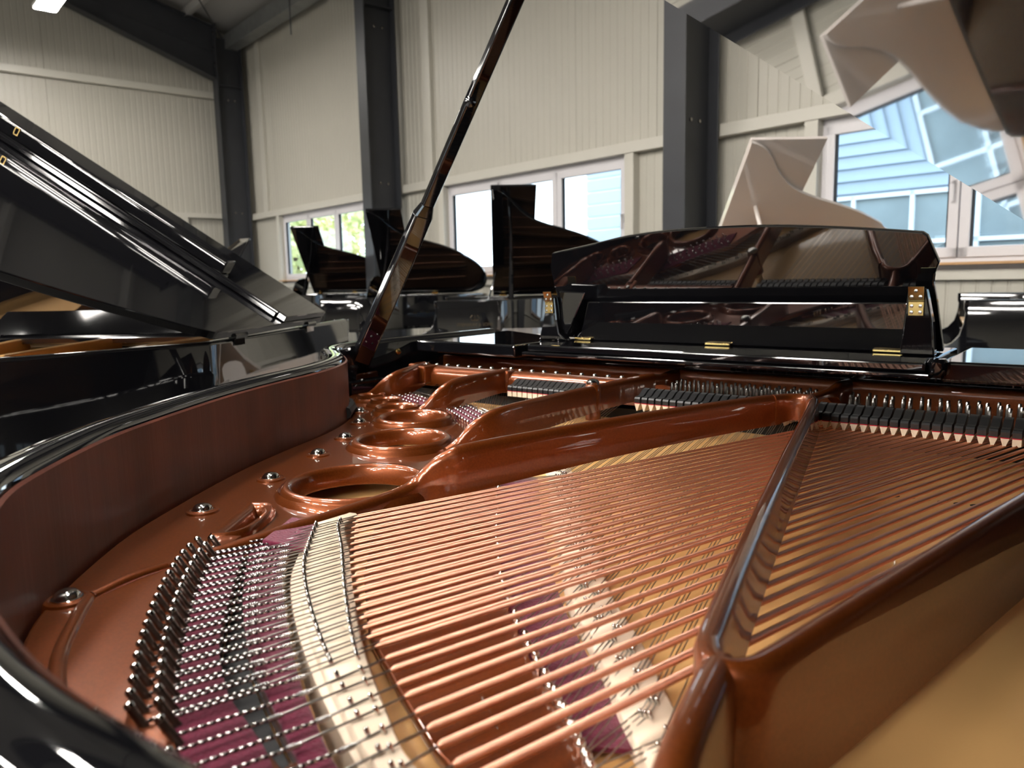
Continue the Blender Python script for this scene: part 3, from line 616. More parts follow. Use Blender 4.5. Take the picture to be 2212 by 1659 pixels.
# ---- bass strings: 9 single and 19 pairs
NB = 28; DX, DY = .0145, -1.28
start = [(.245, -.255), (.258, -.266), (.276, -.273), (.292, -.281), (.309, -.288), (.327, -.297), (.341, -.304), (.358, -.314), (.372, -.322), (.392, -.333)] + [None] * 18
tail_ = along(spline([(.392, -.333), (.403, -.336), (.467, -.377), (.535, -.429), (.60, -.484), (.634, -.516)], 6), 19)
for k in range(18): start[10 + k] = tuple(tail_[k + 1])
def cross(p, d, path):
    """where the line p + t d meets a plan path"""
    best = None
    for a, b in zip(path[:-1], path[1:]):
        e = b - a; den = d.x * e.y - d.y * e.x
        if abs(den) < 1e-12: continue
        w = a - p; t = (w.x * e.y - w.y * e.x) / den; s = (w.x * d.y - w.y * d.x) / den
        if -.001 <= s <= 1.001 and (best is None or abs(t) < abs(best)): best = t
    return best
def rod_mesh(L, r, m, seg=8, taper=.0):
    prof = [(0, r * .55), (r * 1.2, r), (L - r * 1.2, r), (L, r * .55)]
    mb = MB(); mb.rings([[(x, q * cos(2 * pi * k / seg), q * sin(2 * pi * k / seg)) for k in range(seg)] for x, q in prof]); return mb.mesh('wire', m, 60)
def rod(name, a, b, r, m, parent, seg=8):
    a = Vector(a); b = Vector(b); d = b - a
    o = bpy.data.objects.new(name, rod_mesh(d.length, r, m, seg)); COL.objects.link(o); o.parent = parent
    o.location = a - ORG[parent]; o.rotation_euler = Vector((1, 0, 0)).rotation_difference(d.normalized()).to_euler(); ORG[o] = a; return o
peg = MB(); peg.tube([(0, 0, -.004), (0, 0, .008), (0, 0, .0155), (0, 0, .0170)], [.0029, .0029, .0029, .0022], 12)
peg_me = peg.mesh('peg', 'blued_peg', 50)
tip_me = MB().lathe([(.0032, -.001), (.0032, .0016), (.0022, .0030), (.0001, .0035)], 12).mesh('tip', 'nickel', 60)
bpin = MB().lathe([(.0015, -.004), (.0015, .0050), (.0009, .0058), (.0001, .0060)], 8).mesh('pin', 'nickel', 60)
notch_me = MB().box((-.5, -.0020, -.0005), (.5, .0020, .0009)).mesh('notch', 'maple', 0)
BLs = [Vector((p.x, p.y)) for p in spline(BL, 8)]; BRs = [Vector((p.x, p.y)) for p in spline(BR, 8)]; HT = [Vector((p[0], p[1])) for p in hitch]
SID = 0
PEGROT = Vector((0, 0, 1)).rotation_difference(Vector((.50, .30, .80)).normalized()).to_euler()
for n in range(NB):
    s = Vector(start[n]); e = Vector((-.005 + DX * n, DY)); d = (s - e).normalized(); nr = Vector((-d.y, d.x))
    single = n < 9; r = (.0029 - .00009 * n) if single else .00165 - .00003 * (n - 9)
    for side in ((0,) if single else (-1, 1)):
        o_ = nr * (.0026 * side) if side else Vector((0, 0)); p = s + o_ + d * (.003 * side); q = e + o_ - d * .085
        st = rod('bass_string', (p.x, p.y, ZS), (q.x, q.y, ZS - .001), r, 'copper_winding', GP, 10)
        sloc = Vector((p.x, p.y, ZS))
        th = cross(p, d, HT); th = th if th else .12
        col = SID % 2; SID += 1
        hp = p + d * (th - (.004 if col else .020))
        tl = cross(p, d, BLs) or .06; tr_ = cross(p, d, BRs) or .02
        # plain core from the winding over the bridge to the twisted end
        tw = (.060 if col else .067) + .008 * (1 - n / NB); bead = hp - d * tw
        core = rod('core_wire', (p.x, p.y, ZS), (bead.x, bead.y, -.2545), .00085 if single else .0006, 'steel_wire', st, 6)
        twist = rod('twisted_end', (bead.x, bead.y, -.2545), (hp.x, hp.y, -.2535), .0012, 'twisted_wire', st, 8)
        b2 = bead - d * .008; coil = rod('wire_coil', (b2.x, b2.y, -.2545), (bead.x + d.x * .003, bead.y + d.y * .003, -.2545), .0018, 'coiled_wire', st, 8)
        for c_ in (core, twist, coil):        # placed in the string's own turned frame
            mw = Matrix.LocRotScale(c_.location + ORG[st], c_.rotation_euler, None); ms = Matrix.LocRotScale(st.location + ORG[GP], st.rotation_euler, None)
            lm = ms.inverted() @ mw; c_.matrix_basis = lm
        pg = inst('hitch_pin', peg_me, (hp.x, hp.y, ZP + .004), GP, rot=PEGROT); child('pin_tip', tip_me, pg, (0, 0, .0160))
        for t_ in (tr_ + .007, tl - .007):
            k_ = p + d * t_ + nr * (.0016 * (1 if t_ < tl - .01 else -1)); inst('bridge_pin', bpin, (k_.x, k_.y, -.2535), GP, rot=(radians(-12), radians(10), 0))
# ---- tenor and treble wires
TBc = [Vector((a.x * .5 + b.x * .5, a.y * .5 + b.y * .5)) for a, b in zip(along(spline(TBL, 6), 120), along(spline(TBR, 6), 120))]
def at(path, f): i = min(len(path) - 2, int(f * (len(path) - 1))); return path[i].lerp(path[i + 1], f * (len(path) - 1) - i)
hp_t = MB().lathe([(.0022, -.004), (.0022, .006), (.0030, .0075), (.0031, .0095), (.0018, .0118), (.0001, .0123)], 10).mesh('hitch', 'nickel', 60)
hp_s = MB().lathe([(.0020, -.003), (.0022, .0020), (.0030, .0030), (.0031, .0048), (.0018, .0066), (.0001, .0070)], 10).mesh('hitch', 'nickel', 60)
TEN = 20; THL = spline([(.22, -.338), (.262, -.374), (.325, -.424), (.42, -.506), (.525, -.622), (.605, -.72), (.70, -.835)], 6); THL = [Vector((p[0], p[1])) for p in THL]
nob = [(-.0035, 0), (0, 0), (.0035, 0)]
for k in range(TEN):
    f = k / (TEN - 1); x = .432 + .0147 * k; br = at(TBc, .03 + .42 * f); hi_ = at(THL, f)
    a = Vector((x, -1.36)); d = (br - a).normalized(); nr = Vector((-d.y, d.x))
    for j, (o1, _) in enumerate(nob):
        p = a + nr * o1; q = br + nr * o1 * .9; w_ = rod('tenor_wire', (p.x, p.y, -.2515), (q.x, q.y, -.2760), .00055, 'steel_wire', GP, 6)
        h_ = hi_ + nr * o1 * 1.5 + d * (.008 * (j - 1))
        rod('tenor_wire', (q.x, q.y, -.2760), (h_.x, h_.y, -.283), .00055, 'steel_wire', GP, 6)
        if k % 1 == 0: inst('hitch_pin', hp_t, (h_.x, h_.y, -.283), GP)
        for s_ in (-.009, .009):
            z_ = q + d * s_ + nr * .001; inst('bridge_pin', bpin, (z_.x, z_.y, -.2775), GP, rot=(radians(-12), radians(10), 0))
for x0, dx, nn, f0_, f1_, ha, hb in ((.792, .0136, 18, .50, .70, (.905, -1.035), (1.072, -1.140)), (1.092, .0130, 18, .73, .95, (1.16, -1.135), (1.345, -1.215))):
    for k in range(nn):
        f = k / (nn - 1); a = Vector((x0 + dx * k, -1.345)); br = at(TBc, f0_ + (f1_ - f0_) * f); hh = Vector(ha).lerp(Vector(hb), f); d = (br - a).normalized()
        for j in (-1, 1):
            o1 = Vector((.003 * j, 0)); p = a + o1; q = br + o1; h_ = (br + (hh - br) * .5) + o1
            rod('treble_wire', (p.x, p.y, -.2515), (q.x, q.y, -.2760), .0005, 'steel_wire', GP, 5); rod('treble_wire', (q.x, q.y, -.2760), (h_.x, h_.y, ZP + .007), .0005, 'steel_wire', GP, 5)
            if k % 2 == 0:
                for z_ in (-.008, .008): inst('bridge_pin', bpin, (q.x + d.x * z_, q.y + d.y * z_, -.2775), GP, rot=(radians(-12), radians(10), 0))
    for k in range(11):
        for r_ in range(4):
            f = (k + .25 * (r_ % 2)) / 10.6; b0 = Vector(ha).lerp(Vector(hb), f); nr = (Vector(hb) - Vector(ha)).normalized(); nr = Vector((nr.y, -nr.x))
            c_ = b0 - nr * (.016 * (r_ - 1.5)); inst('hitch_pin', hp_s, (c_.x, c_.y, ZP + .003), GP)

# ---- dampers
def damper_mesh(kind):
    w = .0056
    side = [(.0, -.2375), (.0, -.2300), (-.002, -.2270), (-.006, -.2255), (-.010, -.2262), (-.016, -.2250), (-.030, -.2165), (-.040, -.2140), (-.046, -.2150), (-.046, -.2375)]
    m = MB(); m.rings([[(s, y, z) for y, z in side] for s in (-w, w)]); head = m.mesh('head', 'damper_black', 30)
    m = MB(); m.box((-w, -.046, -.2388), (w, .0003, -.2376)); red = m.mesh('red', 'red_felt', 0)
    m = MB()
    if kind == 'wedge':
        for y0, y1 in ((-.019, .0), (-.046, -.027)): m.rings([[(-w, y, -.2389), (w, y, -.2389), (.0016, y, -.2525), (-.0004, y, -.2525)] for y in (y0, y1)])
    elif kind == 'single':
        for y0, y1 in ((-.019, .0), (-.046, -.027)):
            m.rings([[(-w, y, -.2389), (w, y, -.2389), (w, y, -.2490), (.0022, y, -.2498), (.0, y, -.2470), (-.0022, y, -.2498), (-w, y, -.2490)] for y in (y0, y1)])
    else: m.box((-w, -.046, -.2495), (w, .0, -.2389))
    return head, red, m.mesh('felt', 'white_felt', 0)
DM = {k: damper_mesh(k) for k in ('wedge', 'single', 'flat')}
def damper(x, kind, y=-1.266):
    h, r_, f_ = DM[kind]; z0 = 0.0
    o = inst('damper', h, (x, y, z0), GP); child('red_felt', r_, o); child('damper_felt', f_, o)
    m_ = None
for n in range(NB): damper(-.005 + DX * n, 'single' if n < 9 else 'wedge', -1.270)
for k in range(TEN): damper(.436 + .0147 * k, 'wedge')
for k in range(18): damper(.794 + .0136 * k, 'flat')
# ---- tuning pins with their coils
pin = MB(); pin.tube([(0, 0, -.002), (0, 0, .026), (0, 0, .034), (0, 0, .0355)], [.0035, .0035, .0030, .0022], 8); pin_me = pin.mesh('pin', 'pin_steel', 40)
coil_me = MB().lathe([(.0036, .004), (.0048, .0045), (.0048, .0095), (.0036, .010)], 10).mesh('coil', 'nickel', 60)
def tpin(x, y):
    o = inst('tuning_pin', pin_me, (x, y, -.250), GP, rot=(radians(7), 0, 0)); child('pin_coil', coil_me, o)
for n in range(NB):
    x = -.005 + DX * n * .97
    if n < 9: tpin(x, -1.40 - .016 * (n % 2))
    else:
        tpin(x - .002, -1.395 - .018 * (n % 2)); tpin(x + .005, -1.435 - .018 * (n % 2))
for k in range(TEN):
    for j in range(3): tpin(.440 + .0147 * k + .0045 * (j - 1), -1.392 - .030 * j - .012 * (k % 2))
# agraffe row
ag = MB().lathe([(.004, 0), (.004, .010), (.0025, .013), (.0001, .0135)], 8).mesh('agraffe', 'brass', 40)
for n in range(NB): inst('agraffe', ag, (-.008 + DX * n, -1.368, -.262), GP)
m = MB(); m.box((-.082, -1.505, -.32), (1.436, -1.372, -.272)); m.build('damper_gap_shade', 'rubber', GP, sm=0)  # black box: shade of the gap beneath the dampers put in as colour
# printed mark on the soundboard under the bass strings
m = MB()
for k in range(6):
    c = Vector((.224, -1.079)).lerp(Vector((.135, -1.092)), k / 5)
    for rx, rz_, off in ((.0052, .0034, 0),):
        pts = [(c.x + rx * cos(t_) * .9 + .002 * sin(t_), c.y + rz_ * 1.8 * sin(t_)) for t_ in [2 * pi * i / 14 for i in range(14)]]
        m.prism(pts, ZB, ZB + .0003)
m.build('soundboard_mark', 'dark_ink', GP, sm=0)
# ---- lid, propped open on the bass hinge
LID_OFF, LID_G, LID_A = (3.5, -.2195, 36.75)
hh_ = Vector((cos(radians(-90 + LID_OFF)), sin(radians(-90 + LID_OFF)), 0)); gg_ = Vector((-hh_.y, hh_.x, 0)); la = radians(LID_A)
lu = gg_ * cos(la) + Vector((0, 0, sin(la))); ln = lu.cross(hh_)
ln = ln if ln.z > 0 else -ln
def LP(u, s, n=0.0): p = gg_ * LID_G + Vector((0, 0, -.125)) + lu * u + hh_ * s + ln * n; return p
lid_out = [(0, 1.495), (1.66, 1.495)] + [tuple(p) for p in spline([(1.66, 1.30), (1.60, 1.17), (1.47, 1.06), (1.36, .96), (1.28, .82), (1.22, .68), (1.13, .53), (1.02, .40), (.9, .28), (.76, .17), (.6, .10), (.42, .068), (.28, .075), (.15, .12), (.04, .22), (0, .34)], 5)]
m = MB(); m.rings([[LP(u, s, n) for u, s in lid_out] for n in (0, .022)]); m.build('lid', 'black_lacquer', GP, sm=0, bevel=.0015)
m = MB(); m.rings([[LP(u, s, n) for u, s in ((0, 1.495 - .005), (1.66, 1.495 - .005), (1.66, 1.495 - .42), (0, 1.495 - .42))] for n in (.0245, .0465)]); m.build('lid_flap', 'black_lacquer', GP, sm=0, bevel=.003)
for s in (.45, 1.2):
    m = MB(); a = LP(0, s); m.tube([a - hh_ * .05 + Vector((-.006, 0, 0)), a + hh_ * .05 + Vector((-.006, 0, 0))], .006, 8); m.build('lid_hinge', 'brass', GP)
# prop stick
pb = Vector((1.405, -1.203, -.205)); px_ = Vector((1.43, -1.203, -.183)); pd = Vector((.938, -1.2, .517)) - px_; pd.normalize()
tt = ((LP(0, 0) - px_).dot(ln)) / pd.dot(ln); ptop = px_ + pd * (tt - .005)
wa = pd.cross(Vector((cos(TH - .6), -sin(TH - .6), 0))).normalized(); wb = pd.cross(wa).normalized()
def stick(name, a, b, w0, w1, t0, t1):
    m = MB(); r_ = []
    for p, w, t in ((a, w0, t0), (b, w1, t1)):
        c = min(w, t) * .28
        r_.append([p + wa * i + wb * j for i, j in ((-w + c, -t), (w - c, -t), (w, -t + c), (w, t - c), (w - c, t), (-w + c, t), (-w, t - c), (-w, -t + c))])
    m.rings(r_); return m
L_ = (ptop - px_).length; j1 = px_ + pd * (L_ * .40); j2 = px_ + pd * (L_ * .425)
m = stick('p', px_ - pd * .05, j1, .025, .021, .012, .012); m.v += stick('p', j1, j2, .021, .013, .012, .009).v[:0]
prop = m.build('lid_prop', 'black_lacquer', GP, sm=30, bevel=.002)
stick('p', j1, j2, .021, .0135, .012, .0095).build('prop_shoulder', 'black_lacquer', prop, sm=30)
stick('p', j2, ptop, .0135, .0150, .0095, .0095).build('prop_upper', 'black_lacquer', prop, sm=30, bevel=.002)
m = MB(); kq = px_ + pd * (L_ * .66); m.lathe([(.011, 0), (.011, .006), (.006, .011), (.0001, .012)], 12); kn = m.build('prop_knob', 'black_lacquer', prop, local=True)
kn.location = kq - ORG[GP] - f0 * .010; kn.rotation_euler = Vector((0, 0, 1)).rotation_difference(-f0).to_euler()
m = MB(); m.box((1.405, -1.26, -.262), (1.438, -1.15, -.232)); m.build('prop_block', 'black_lacquer', GP, sm=0, bevel=.003)
bs = MB().lathe([(.0078, 0), (.0072, .003), (.004, .0045), (.0001, .005)], 12).mesh('screw', 'brass', 50)
for y, z in ((-1.177, -.217), (-1.223, -.216), (-1.332, -.177)): inst('rim_screw', bs, (1.4395, y, z), GP, rot=(0, -pi / 2, 0))

# ---- front of the case: stretcher, fallboard, keys
m = MB(); m.box((-.0845, -1.60, -.31), (1.4395, -1.514, -.176)); m.build('stretcher', 'black_lacquer', GP, sm=0, bevel=.004)
m = MB(); m.box((-.0845, -1.66, -.33), (1.4395, -1.622, -.178)); m.build('fallboard', 'black_lacquer', GP, sm=0, bevel=.005)
m = MB(); m.box((-.0845, -1.86, -.45), (1.4395, -1.60, -.39)); m.build('keybed', 'black_lacquer', GP, sm=0, bevel=.004)
kw = MB(); kw.box((-.0111, -.075, -.018), (.0111, .075, 0)); kw_me = kw.mesh('key', 'ivory', 0); kb = MB(); kb.rings([[(-.005, -.047, 0), (.005, -.047, 0), (.005, .047, 0), (-.005, .047, 0)], [(-.0045, -.040, .011), (.0045, -.040, .011), (.0045, .047, .011), (-.0045, .047, .011)]]); kb_me = kb.mesh('key', 'damper_black', 0)
for k in range(52): inst('white_key', kw_me, (.064 + .0235 * k, -1.742, -.335), GP)
for k in range(51):
    if k % 7 not in (1, 4): inst('black_key', kb_me, (.064 + .0235 * (k + .5), -1.714, -.3345), GP)
m = MB(); m.box((-.0845, -1.86, -.39), (1.4395, -1.83, -.345)); m.build('key_slip', 'black_lacquer', GP, sm=0, bevel=.003)
for x0, x1 in ((-.127, -.0855), (1.4405, 1.482)):
    m = MB(); m.rings([[(x, y, z) for y, z in ((-1.7205, -.50), (-1.7205, -.155), (-1.735, -.20), (-1.765, -.26), (-1.81, -.295), (-1.86, -.31), (-1.86, -.50))] for x in (x0, x1)]); m.build('cheek', 'black_lacquer', GP, sm=30, bevel=.003)
for x0, x1 in ((-.0845, .048), (1.30, 1.4395)):
    m = MB(); m.box((x0, -1.83, -.39), (x1, -1.66, -.33)); m.build('key_block', 'black_lacquer', GP, sm=0, bevel=.004)
for x, y in ((.02, -1.62), (1.36, -1.62), (.30, -.34)):
    m = MB(); m.lathe([(.055, FL + .06), (.05, FL + .10), (.042, FL + .14), (.060, -.60), (.075, -.52), (.075, -.44)], 20, (x, y, 0)); lg = m.build('leg', 'black_lacquer', GP, sm=40)
    m = MB(); m.lathe([(.012, FL + .02), (.030, FL + .03), (.030, FL + .06)], 12, (x, y, 0)); m.box((x - .02, y - .03, FL + .001), (x + .02, y + .03, FL + .035)); m.build('caster', 'brass', lg, sm=0)
m = MB(); m.prism([(p.x, p.y) for p in inner], -.50, -.49); m.build('bottom_frame', 'black_lacquer', GP, sm=0)

# ---- music shelf and desk
def slab(name, x0, x1, y0, y1, z0, z1, bev=.004): 
    m = MB(); m.box((x0, y0, z0), (x1, y1, z1)); return m.build(name, 'black_lacquer', GP, sm=0, bevel=bev, seg=3)
slab('music_shelf', .255, 1.075, -1.70, -1.395, -.166, -.150)
slab('shelf_rail', .245, 1.085, -1.70, -1.385, -.176, -.1665, .003)
m = MB(); m.prism([(1.094, -1.372), (1.432, -1.39), (1.432, -1.77), (1.20, -1.646), (1.094, -1.58)], -.181, -.151); m.build('shelf_wing', 'black_lacquer', GP, sm=0, bevel=.005, seg=3)
slab('shelf_wing', -.080, .238, -1.72, -1.432, -.184, -.150, .005)
m = MB(); m.lathe([(.016, -.012), (.018, -.004), (.018, .010), (.014, .015), (.0001, .016)], 16, (.243, -1.425, -.160)); m.build('shelf_knob', 'black_lacquer', GP)
DT = tan(radians(18.5))
def dY(z): return -1.595 + (z + .15) * DT
leaf = [(1.096, .058)] + [tuple(p) for p in spline([(1.096, .058), (.972, .0755), (.887, .088), (.795, .094), (.72, .0955), (.62, .0945), (.528, .0905), (.402, .079), (.293, .066)], 4)][1:] + [(.285, .060), (.267, .013), (.2745, -.006), (.2765, -.022), (.271, -.06), (.262, -.1495), (1.115, -.1495), (1.104, -.056), (1.1085, -.017), (1.1085, .023)]
dn = Vector((0, -cos(radians(18.5)), sin(radians(18.5))))
m = MB(); m.rings([[Vector((x, dY(z), z)) + dn * t_ for x, z in leaf] for t_ in (0, .012)])
desk = m.build('music_desk', 'black_lacquer', GP, sm=0, bevel=.0025)
def dpart(name, poly, y0, y1, mt='black_lacquer', bev=.003):
    m = MB(); m.rings([[(x, y, z) for x, z in poly] for y in (y0, y1)]); return m.build(name, mt, desk, sm=0, bevel=bev)
m = MB(); m.rings([[(x, y, z) for x, y, z in ((.312, -1.550 - t_, -.1495), (1.035, -1.550 - t_, -.1495), (1.003, -1.5395 - t_, -.057), (.309, -1.5395 - t_, -.057))] for t_ in (0, .010)]); m.build('desk_base', 'black_lacquer', desk, sm=0, bevel=.003)
dpart('desk_strut', [(1.127, -.1495), (1.045, -.1495), (1.050, -.143), (1.066, -.132), (1.072, -.10), (1.078, -.045), (1.106, -.045), (1.110, -.09)], -1.534, -1.510, bev=.005)
dpart('desk_strut', [(.3185, -.1495), (.262, -.1495), (.268, -.09), (.281, -.030), (.310, -.030)], -1.536, -1.512, bev=.003)
dpart('desk_gusset', [(1.076, -.032), (1.000, -.035), (1.055, -.140), (1.072, -.120)], -1.532, -1.526)
ax = Vector((0, DT, 1)).normalized()
def hinge(x, z, w, y):
    c0 = Vector((x, y, z))
    m = MB(); m.obox(c0 + Vector((0, .0, -.014)), (w, 0, 0), (0, .0013, 0), Vector((0, 0, .0125))); hp_ = m.build('hinge', 'brass', desk, sm=0, bevel=.001)
    m = MB(); m.obox(c0 + ax * .014, (w, 0, 0), Vector((0, .0013, -.0004)), ax * .0125); m.tube([c0 - Vector((w, 0, 0)), c0 + Vector((w, 0, 0))], .0022, 8); m.build('hinge', 'brass', desk, sm=0)
    s_ = MB().lathe([(.0034, 0), (.003, .0012), (.0001, .0014)], 10).mesh('screw', 'nickel', 40)
    for dx_, dz_ in ((-.007, -.020), (.007, -.020), (-.007, -.009), (.007, -.009), (-.007, .008), (.007, .008), (0, .019)):
        p = c0 + (Vector((dx_, .0013, dz_)) if dz_ < 0 else Vector((dx_, .0013, 0)) + ax * dz_); inst('hinge_screw', s_, p, desk, rot=(-pi / 2, 0, 0))
hinge(.2945, -.053, .0125, -1.5085); hinge(1.0915, -.058, .0115, -1.5065)
for x0, x1 in ((.997, 1.043), (.650, .707), (.318, .371)):
    m = MB(); m.box((x0, -1.5505, -.1497), (x1, -1.5400, -.1435)); m.build('brass_tab', 'brass', desk, sm=0, bevel=.002)
# ================================================================== the other grand pianos
OUTL = spline([(0, 0), (0, .8), (0, 1.42), (.03, 1.57), (.12, 1.68), (.32, 1.715), (.54, 1.63), (.73, 1.46), (.86, 1.28), (.955, 1.09), (1.03, .92), (1.12, .78), (1.25, .67), (1.38, .59), (1.455, .51), (1.48, .42), (1.48, .2), (1.48, 0)], 5)
def grand(name, label, paint, loc, rz, lid=True, cast='gold_paint', board='spruce', lid_angle=37.0, z_top=.97, outl=None, lid_y=.45, flap=.38, W=1.48, group=None, leg_pts=None, hinge_m='brass', desk_up=True, arms=True, lip=False):
    """a whole grand in its own frame: x towards treble, y towards tail, floor at 0"""
    r = thing(name, label, 'piano', (loc[0], loc[1], FL), rz, group); ORG[r] = Vector((0, 0, 0))
    O = outl or OUTL; zt = z_top; P = lambda mb, nm, mt, par=None, **k: mb.build(nm, mt, par or r, local=True, **k)
    inn = offset(O, .04) if True else O
    m = MB(); sweep(m, O, [(0, zt - .36), (0, zt - .010), (.003, zt - .003), (.009, zt), (.030, zt), (.038, zt - .004), (.040, zt - .010), (.040, zt - .36)]); P(m, 'rim', paint, sm=50)
    m = MB(); m.prism([tuple(p) for p in offset(O, .041)], zt - .175, zt - .165); P(m, 'soundboard', board, sm=0)
    m = MB(); m.prism([tuple(p) for p in O], zt - .36, zt - .34); P(m, 'bottom_frame', paint, sm=0)
    # cast plate with a few bars
    ylim = max(p.y for p in O)
    sub = [p for p in offset(O, .05) if p.y > .52]
    m = MB(); m.prism([(p.x, p.y) for p in sub] , zt - .095, zt - .085); P(m, 'iron_plate', cast, sm=0)
    for bx, by0, tx, ty in ((.30, .5, .32, ylim - .25), (.62, .5, .55, ylim - .38), (.95, .5, .85, max(.8, ylim - .75))):
        d = Vector((tx - bx, ty - by0)).normalized(); nn = Vector((-d.y, d.x)) * .012
        m = MB(); m.rings([[(bx - nn.x, by0 - nn.y, zt - .090), (bx + nn.x, by0 + nn.y, zt - .090), (bx + nn.x, by0 + nn.y, zt - .022), (bx - nn.x, by0 - nn.y, zt - .022)],
                           [(tx - d.x * .12 - nn.x, ty - d.y * .12 - nn.y, zt - .090), (tx - d.x * .12 + nn.x, ty - d.y * .12 + nn.y, zt - .090), (tx - d.x * .12 + nn.x, ty - d.y * .12 + nn.y, zt - .026), (tx - d.x * .12 - nn.x, ty - d.y * .12 - nn.y, zt - .026)],
                           [(tx - nn.x, ty - nn.y, zt - .090), (tx + nn.x, ty + nn.y, zt - .090), (tx + nn.x, ty + nn.y, zt - .078), (tx - nn.x, ty - nn.y, zt - .078)]]); P(m, 'plate_bar', cast, sm=0, bevel=.004)
    for k in range(7):
        x = .16 + k * .10; m = MB(); m.tube([(x, .55, zt - .065), (x * .9 + .05, min(ylim - .25, 1.45), zt - .065)], .0025, 5); P(m, 'string', 'copper_winding')
    # keyboard end: arms, keybed, keys, fallboard
    m = MB(); m.box((.041, .28, zt - .20), (W - .041, .34, zt - .035)); P(m, 'fallboard', paint, sm=0, bevel=.006)
    m = MB(); m.box((.041, .0, zt - .36), (W - .041, .28, zt - .30)); P(m, 'keybed', paint, sm=0, bevel=.004)
    m = MB(); m.box((.13, .03, zt - .30), (W - .13, .27, zt - .272)); P(m, 'white_keys', 'ivory', sm=0)
    m = MB()
    for k in range(51):
        if k % 7 not in (1, 4): x = .13 + (W - .26) / 52 * (k + 1); m.box((x - .005, .13, zt - .272), (x + .005, .27, zt - .262))
    P(m, 'black_keys', 'damper_black', sm=0)
    for x0, x1 in ((.041, .13), (W - .13, W - .041)):
        m = MB(); m.box((x0, .0, zt - .30), (x1, .28, zt - .235)); P(m, 'key_block', paint, sm=0, bevel=.006)
    for x in (0, W - .055):                       # curved cheeks in front of the rim arms
        c = [(-.14, zt - .355), (-.14, zt - .27), (-.115, zt - .255), (-.07, zt - .235), (-.035, zt - .19), (-.018, zt - .13), (-.012, zt - .07), (-.02, zt - .05), (-.02, zt - .001), (.0005, zt - .001), (.0005, zt - .355)]
        m = MB(); m.rings([[(x + q, a, z) for a, z in c] for q in (0, .055)]); P(m, 'cheek', paint, sm=30, bevel=.003)
    m = MB(); m.box((.056, -.13, zt - .355), (W - .056, .0, zt - .30)); P(m, 'key_slip', paint, sm=0, bevel=.004)
    # music desk standing up behind the fallboard
    if desk_up:
        zz = zt - .02; m = MB(); pr = [(.36, 0), (.33, .10), (.36, .19), (.50, .235), (.74, .25), (.98, .235), (1.12, .19), (1.15, .10), (1.12, 0)]
        m.rings([[(x, .40 + h * .30 + q, zz + h) for x, h in pr] for q in (0, .014)]); dk = P(m, 'music_desk', paint, sm=0, bevel=.003)
        m = MB(); m.box((.30, .33, zz - .02), (1.18, .56, zz)); P(m, 'music_shelf', paint, dk, sm=0, bevel=.003)
    else:
        m = MB(); m.box((.30, .34, zt - .03), (1.18, .60, zt - .012)); P(m, 'music_shelf', paint, sm=0, bevel=.003)
    # lid
    a = radians(lid_angle if lid else 0); cu, su = cos(a), sin(a)
    def LPt(x, y, n): return (x * cu - n * su, y, zt + .004 + x * su + n * cu)
    lo = [(p.x + (.008 if p.x > .5 * W else -.002), p.y) for p in O if p.y > lid_y]
    lo = [(0, lid_y)] + lo + [(W + .008, lid_y)]
    m = MB(); m.rings([[LPt(x, y, n) for x, y in lo] for n in (0, .022)]); lidp = P(m, 'lid', paint, sm=0, bevel=.003)
    if lid:
        m = MB(); m.rings([[LPt(x, y, n) for x, y in ((0, lid_y), (W + .008, lid_y), (W + .008, lid_y + flap), (0, lid_y + flap))] for n in (.024, .044)]); P(m, 'lid_flap', paint, lidp, sm=0, bevel=.003)
        if lip:
            # thick front lip of the folded flap, lying upside down, with lock plate and hinge studs
            y1 = lid_y + flap
            m = MB(); m.rings([[LPt(x, y, n) for y, n in ((y1 - .055, .045), (y1 + .0, .045), (y1 + .004, .060), (y1 + .004, .086), (y1 - .002, .090), (y1 - .055, .090))] for x in (.24, W + .008)]); lp = P(m, 'flap_lip', paint, lidp, sm=20, bevel=.004)
            m = MB(); m.rings([[LPt(x, y, n) for y, n in ((y1 - .004, .024), (y1 + .014, .024), (y1 + .014, .040), (y1 - .004, .040))] for x in (.03, W + .008)]); P(m, 'flap_moulding', paint, lidp, sm=0, bevel=.003)
            ex = Vector(LPt(1, 0, 0)) - Vector(LPt(0, 0, 0)); en = Vector(LPt(0, 0, 1)) - Vector(LPt(0, 0, 0))
            for x in (.26, .44, .62, .80, .98, 1.02, 1.08, 1.26):
                m = MB(); c = Vector(LPt(x, y1 - .062, .048)); m.obox(c, ex * .011, Vector((0, .006, 0)), en * .003); P(m, 'hinge_stud', 'brass', lidp, sm=0, bevel=.002)
            c = Vector(LPt(1.0, y1 + .004, .072)); m = MB()
            for i, j, w_, h_ in ((-.007, 0, .0015, .011), (.007, 0, .0015, .011), (0, .011, .008, .0015), (0, -.011, .006, .0015)): m.obox(c + ex * i + en * j, ex * w_, Vector((0, .002, 0)), en * h_)
            P(m, 'lock_plate', 'brass', lidp, sm=0)
        px0 = Vector((W - .20, lid_y + .15, zt - .02)); pt = Vector(LPt(.96, lid_y + .17, 0))
        m = MB(); m.tube([px0, px0.lerp(pt, .4), px0.lerp(pt, .42), pt], [.022, .019, .014, .013], 8); P(m, 'lid_prop', paint, lidp)
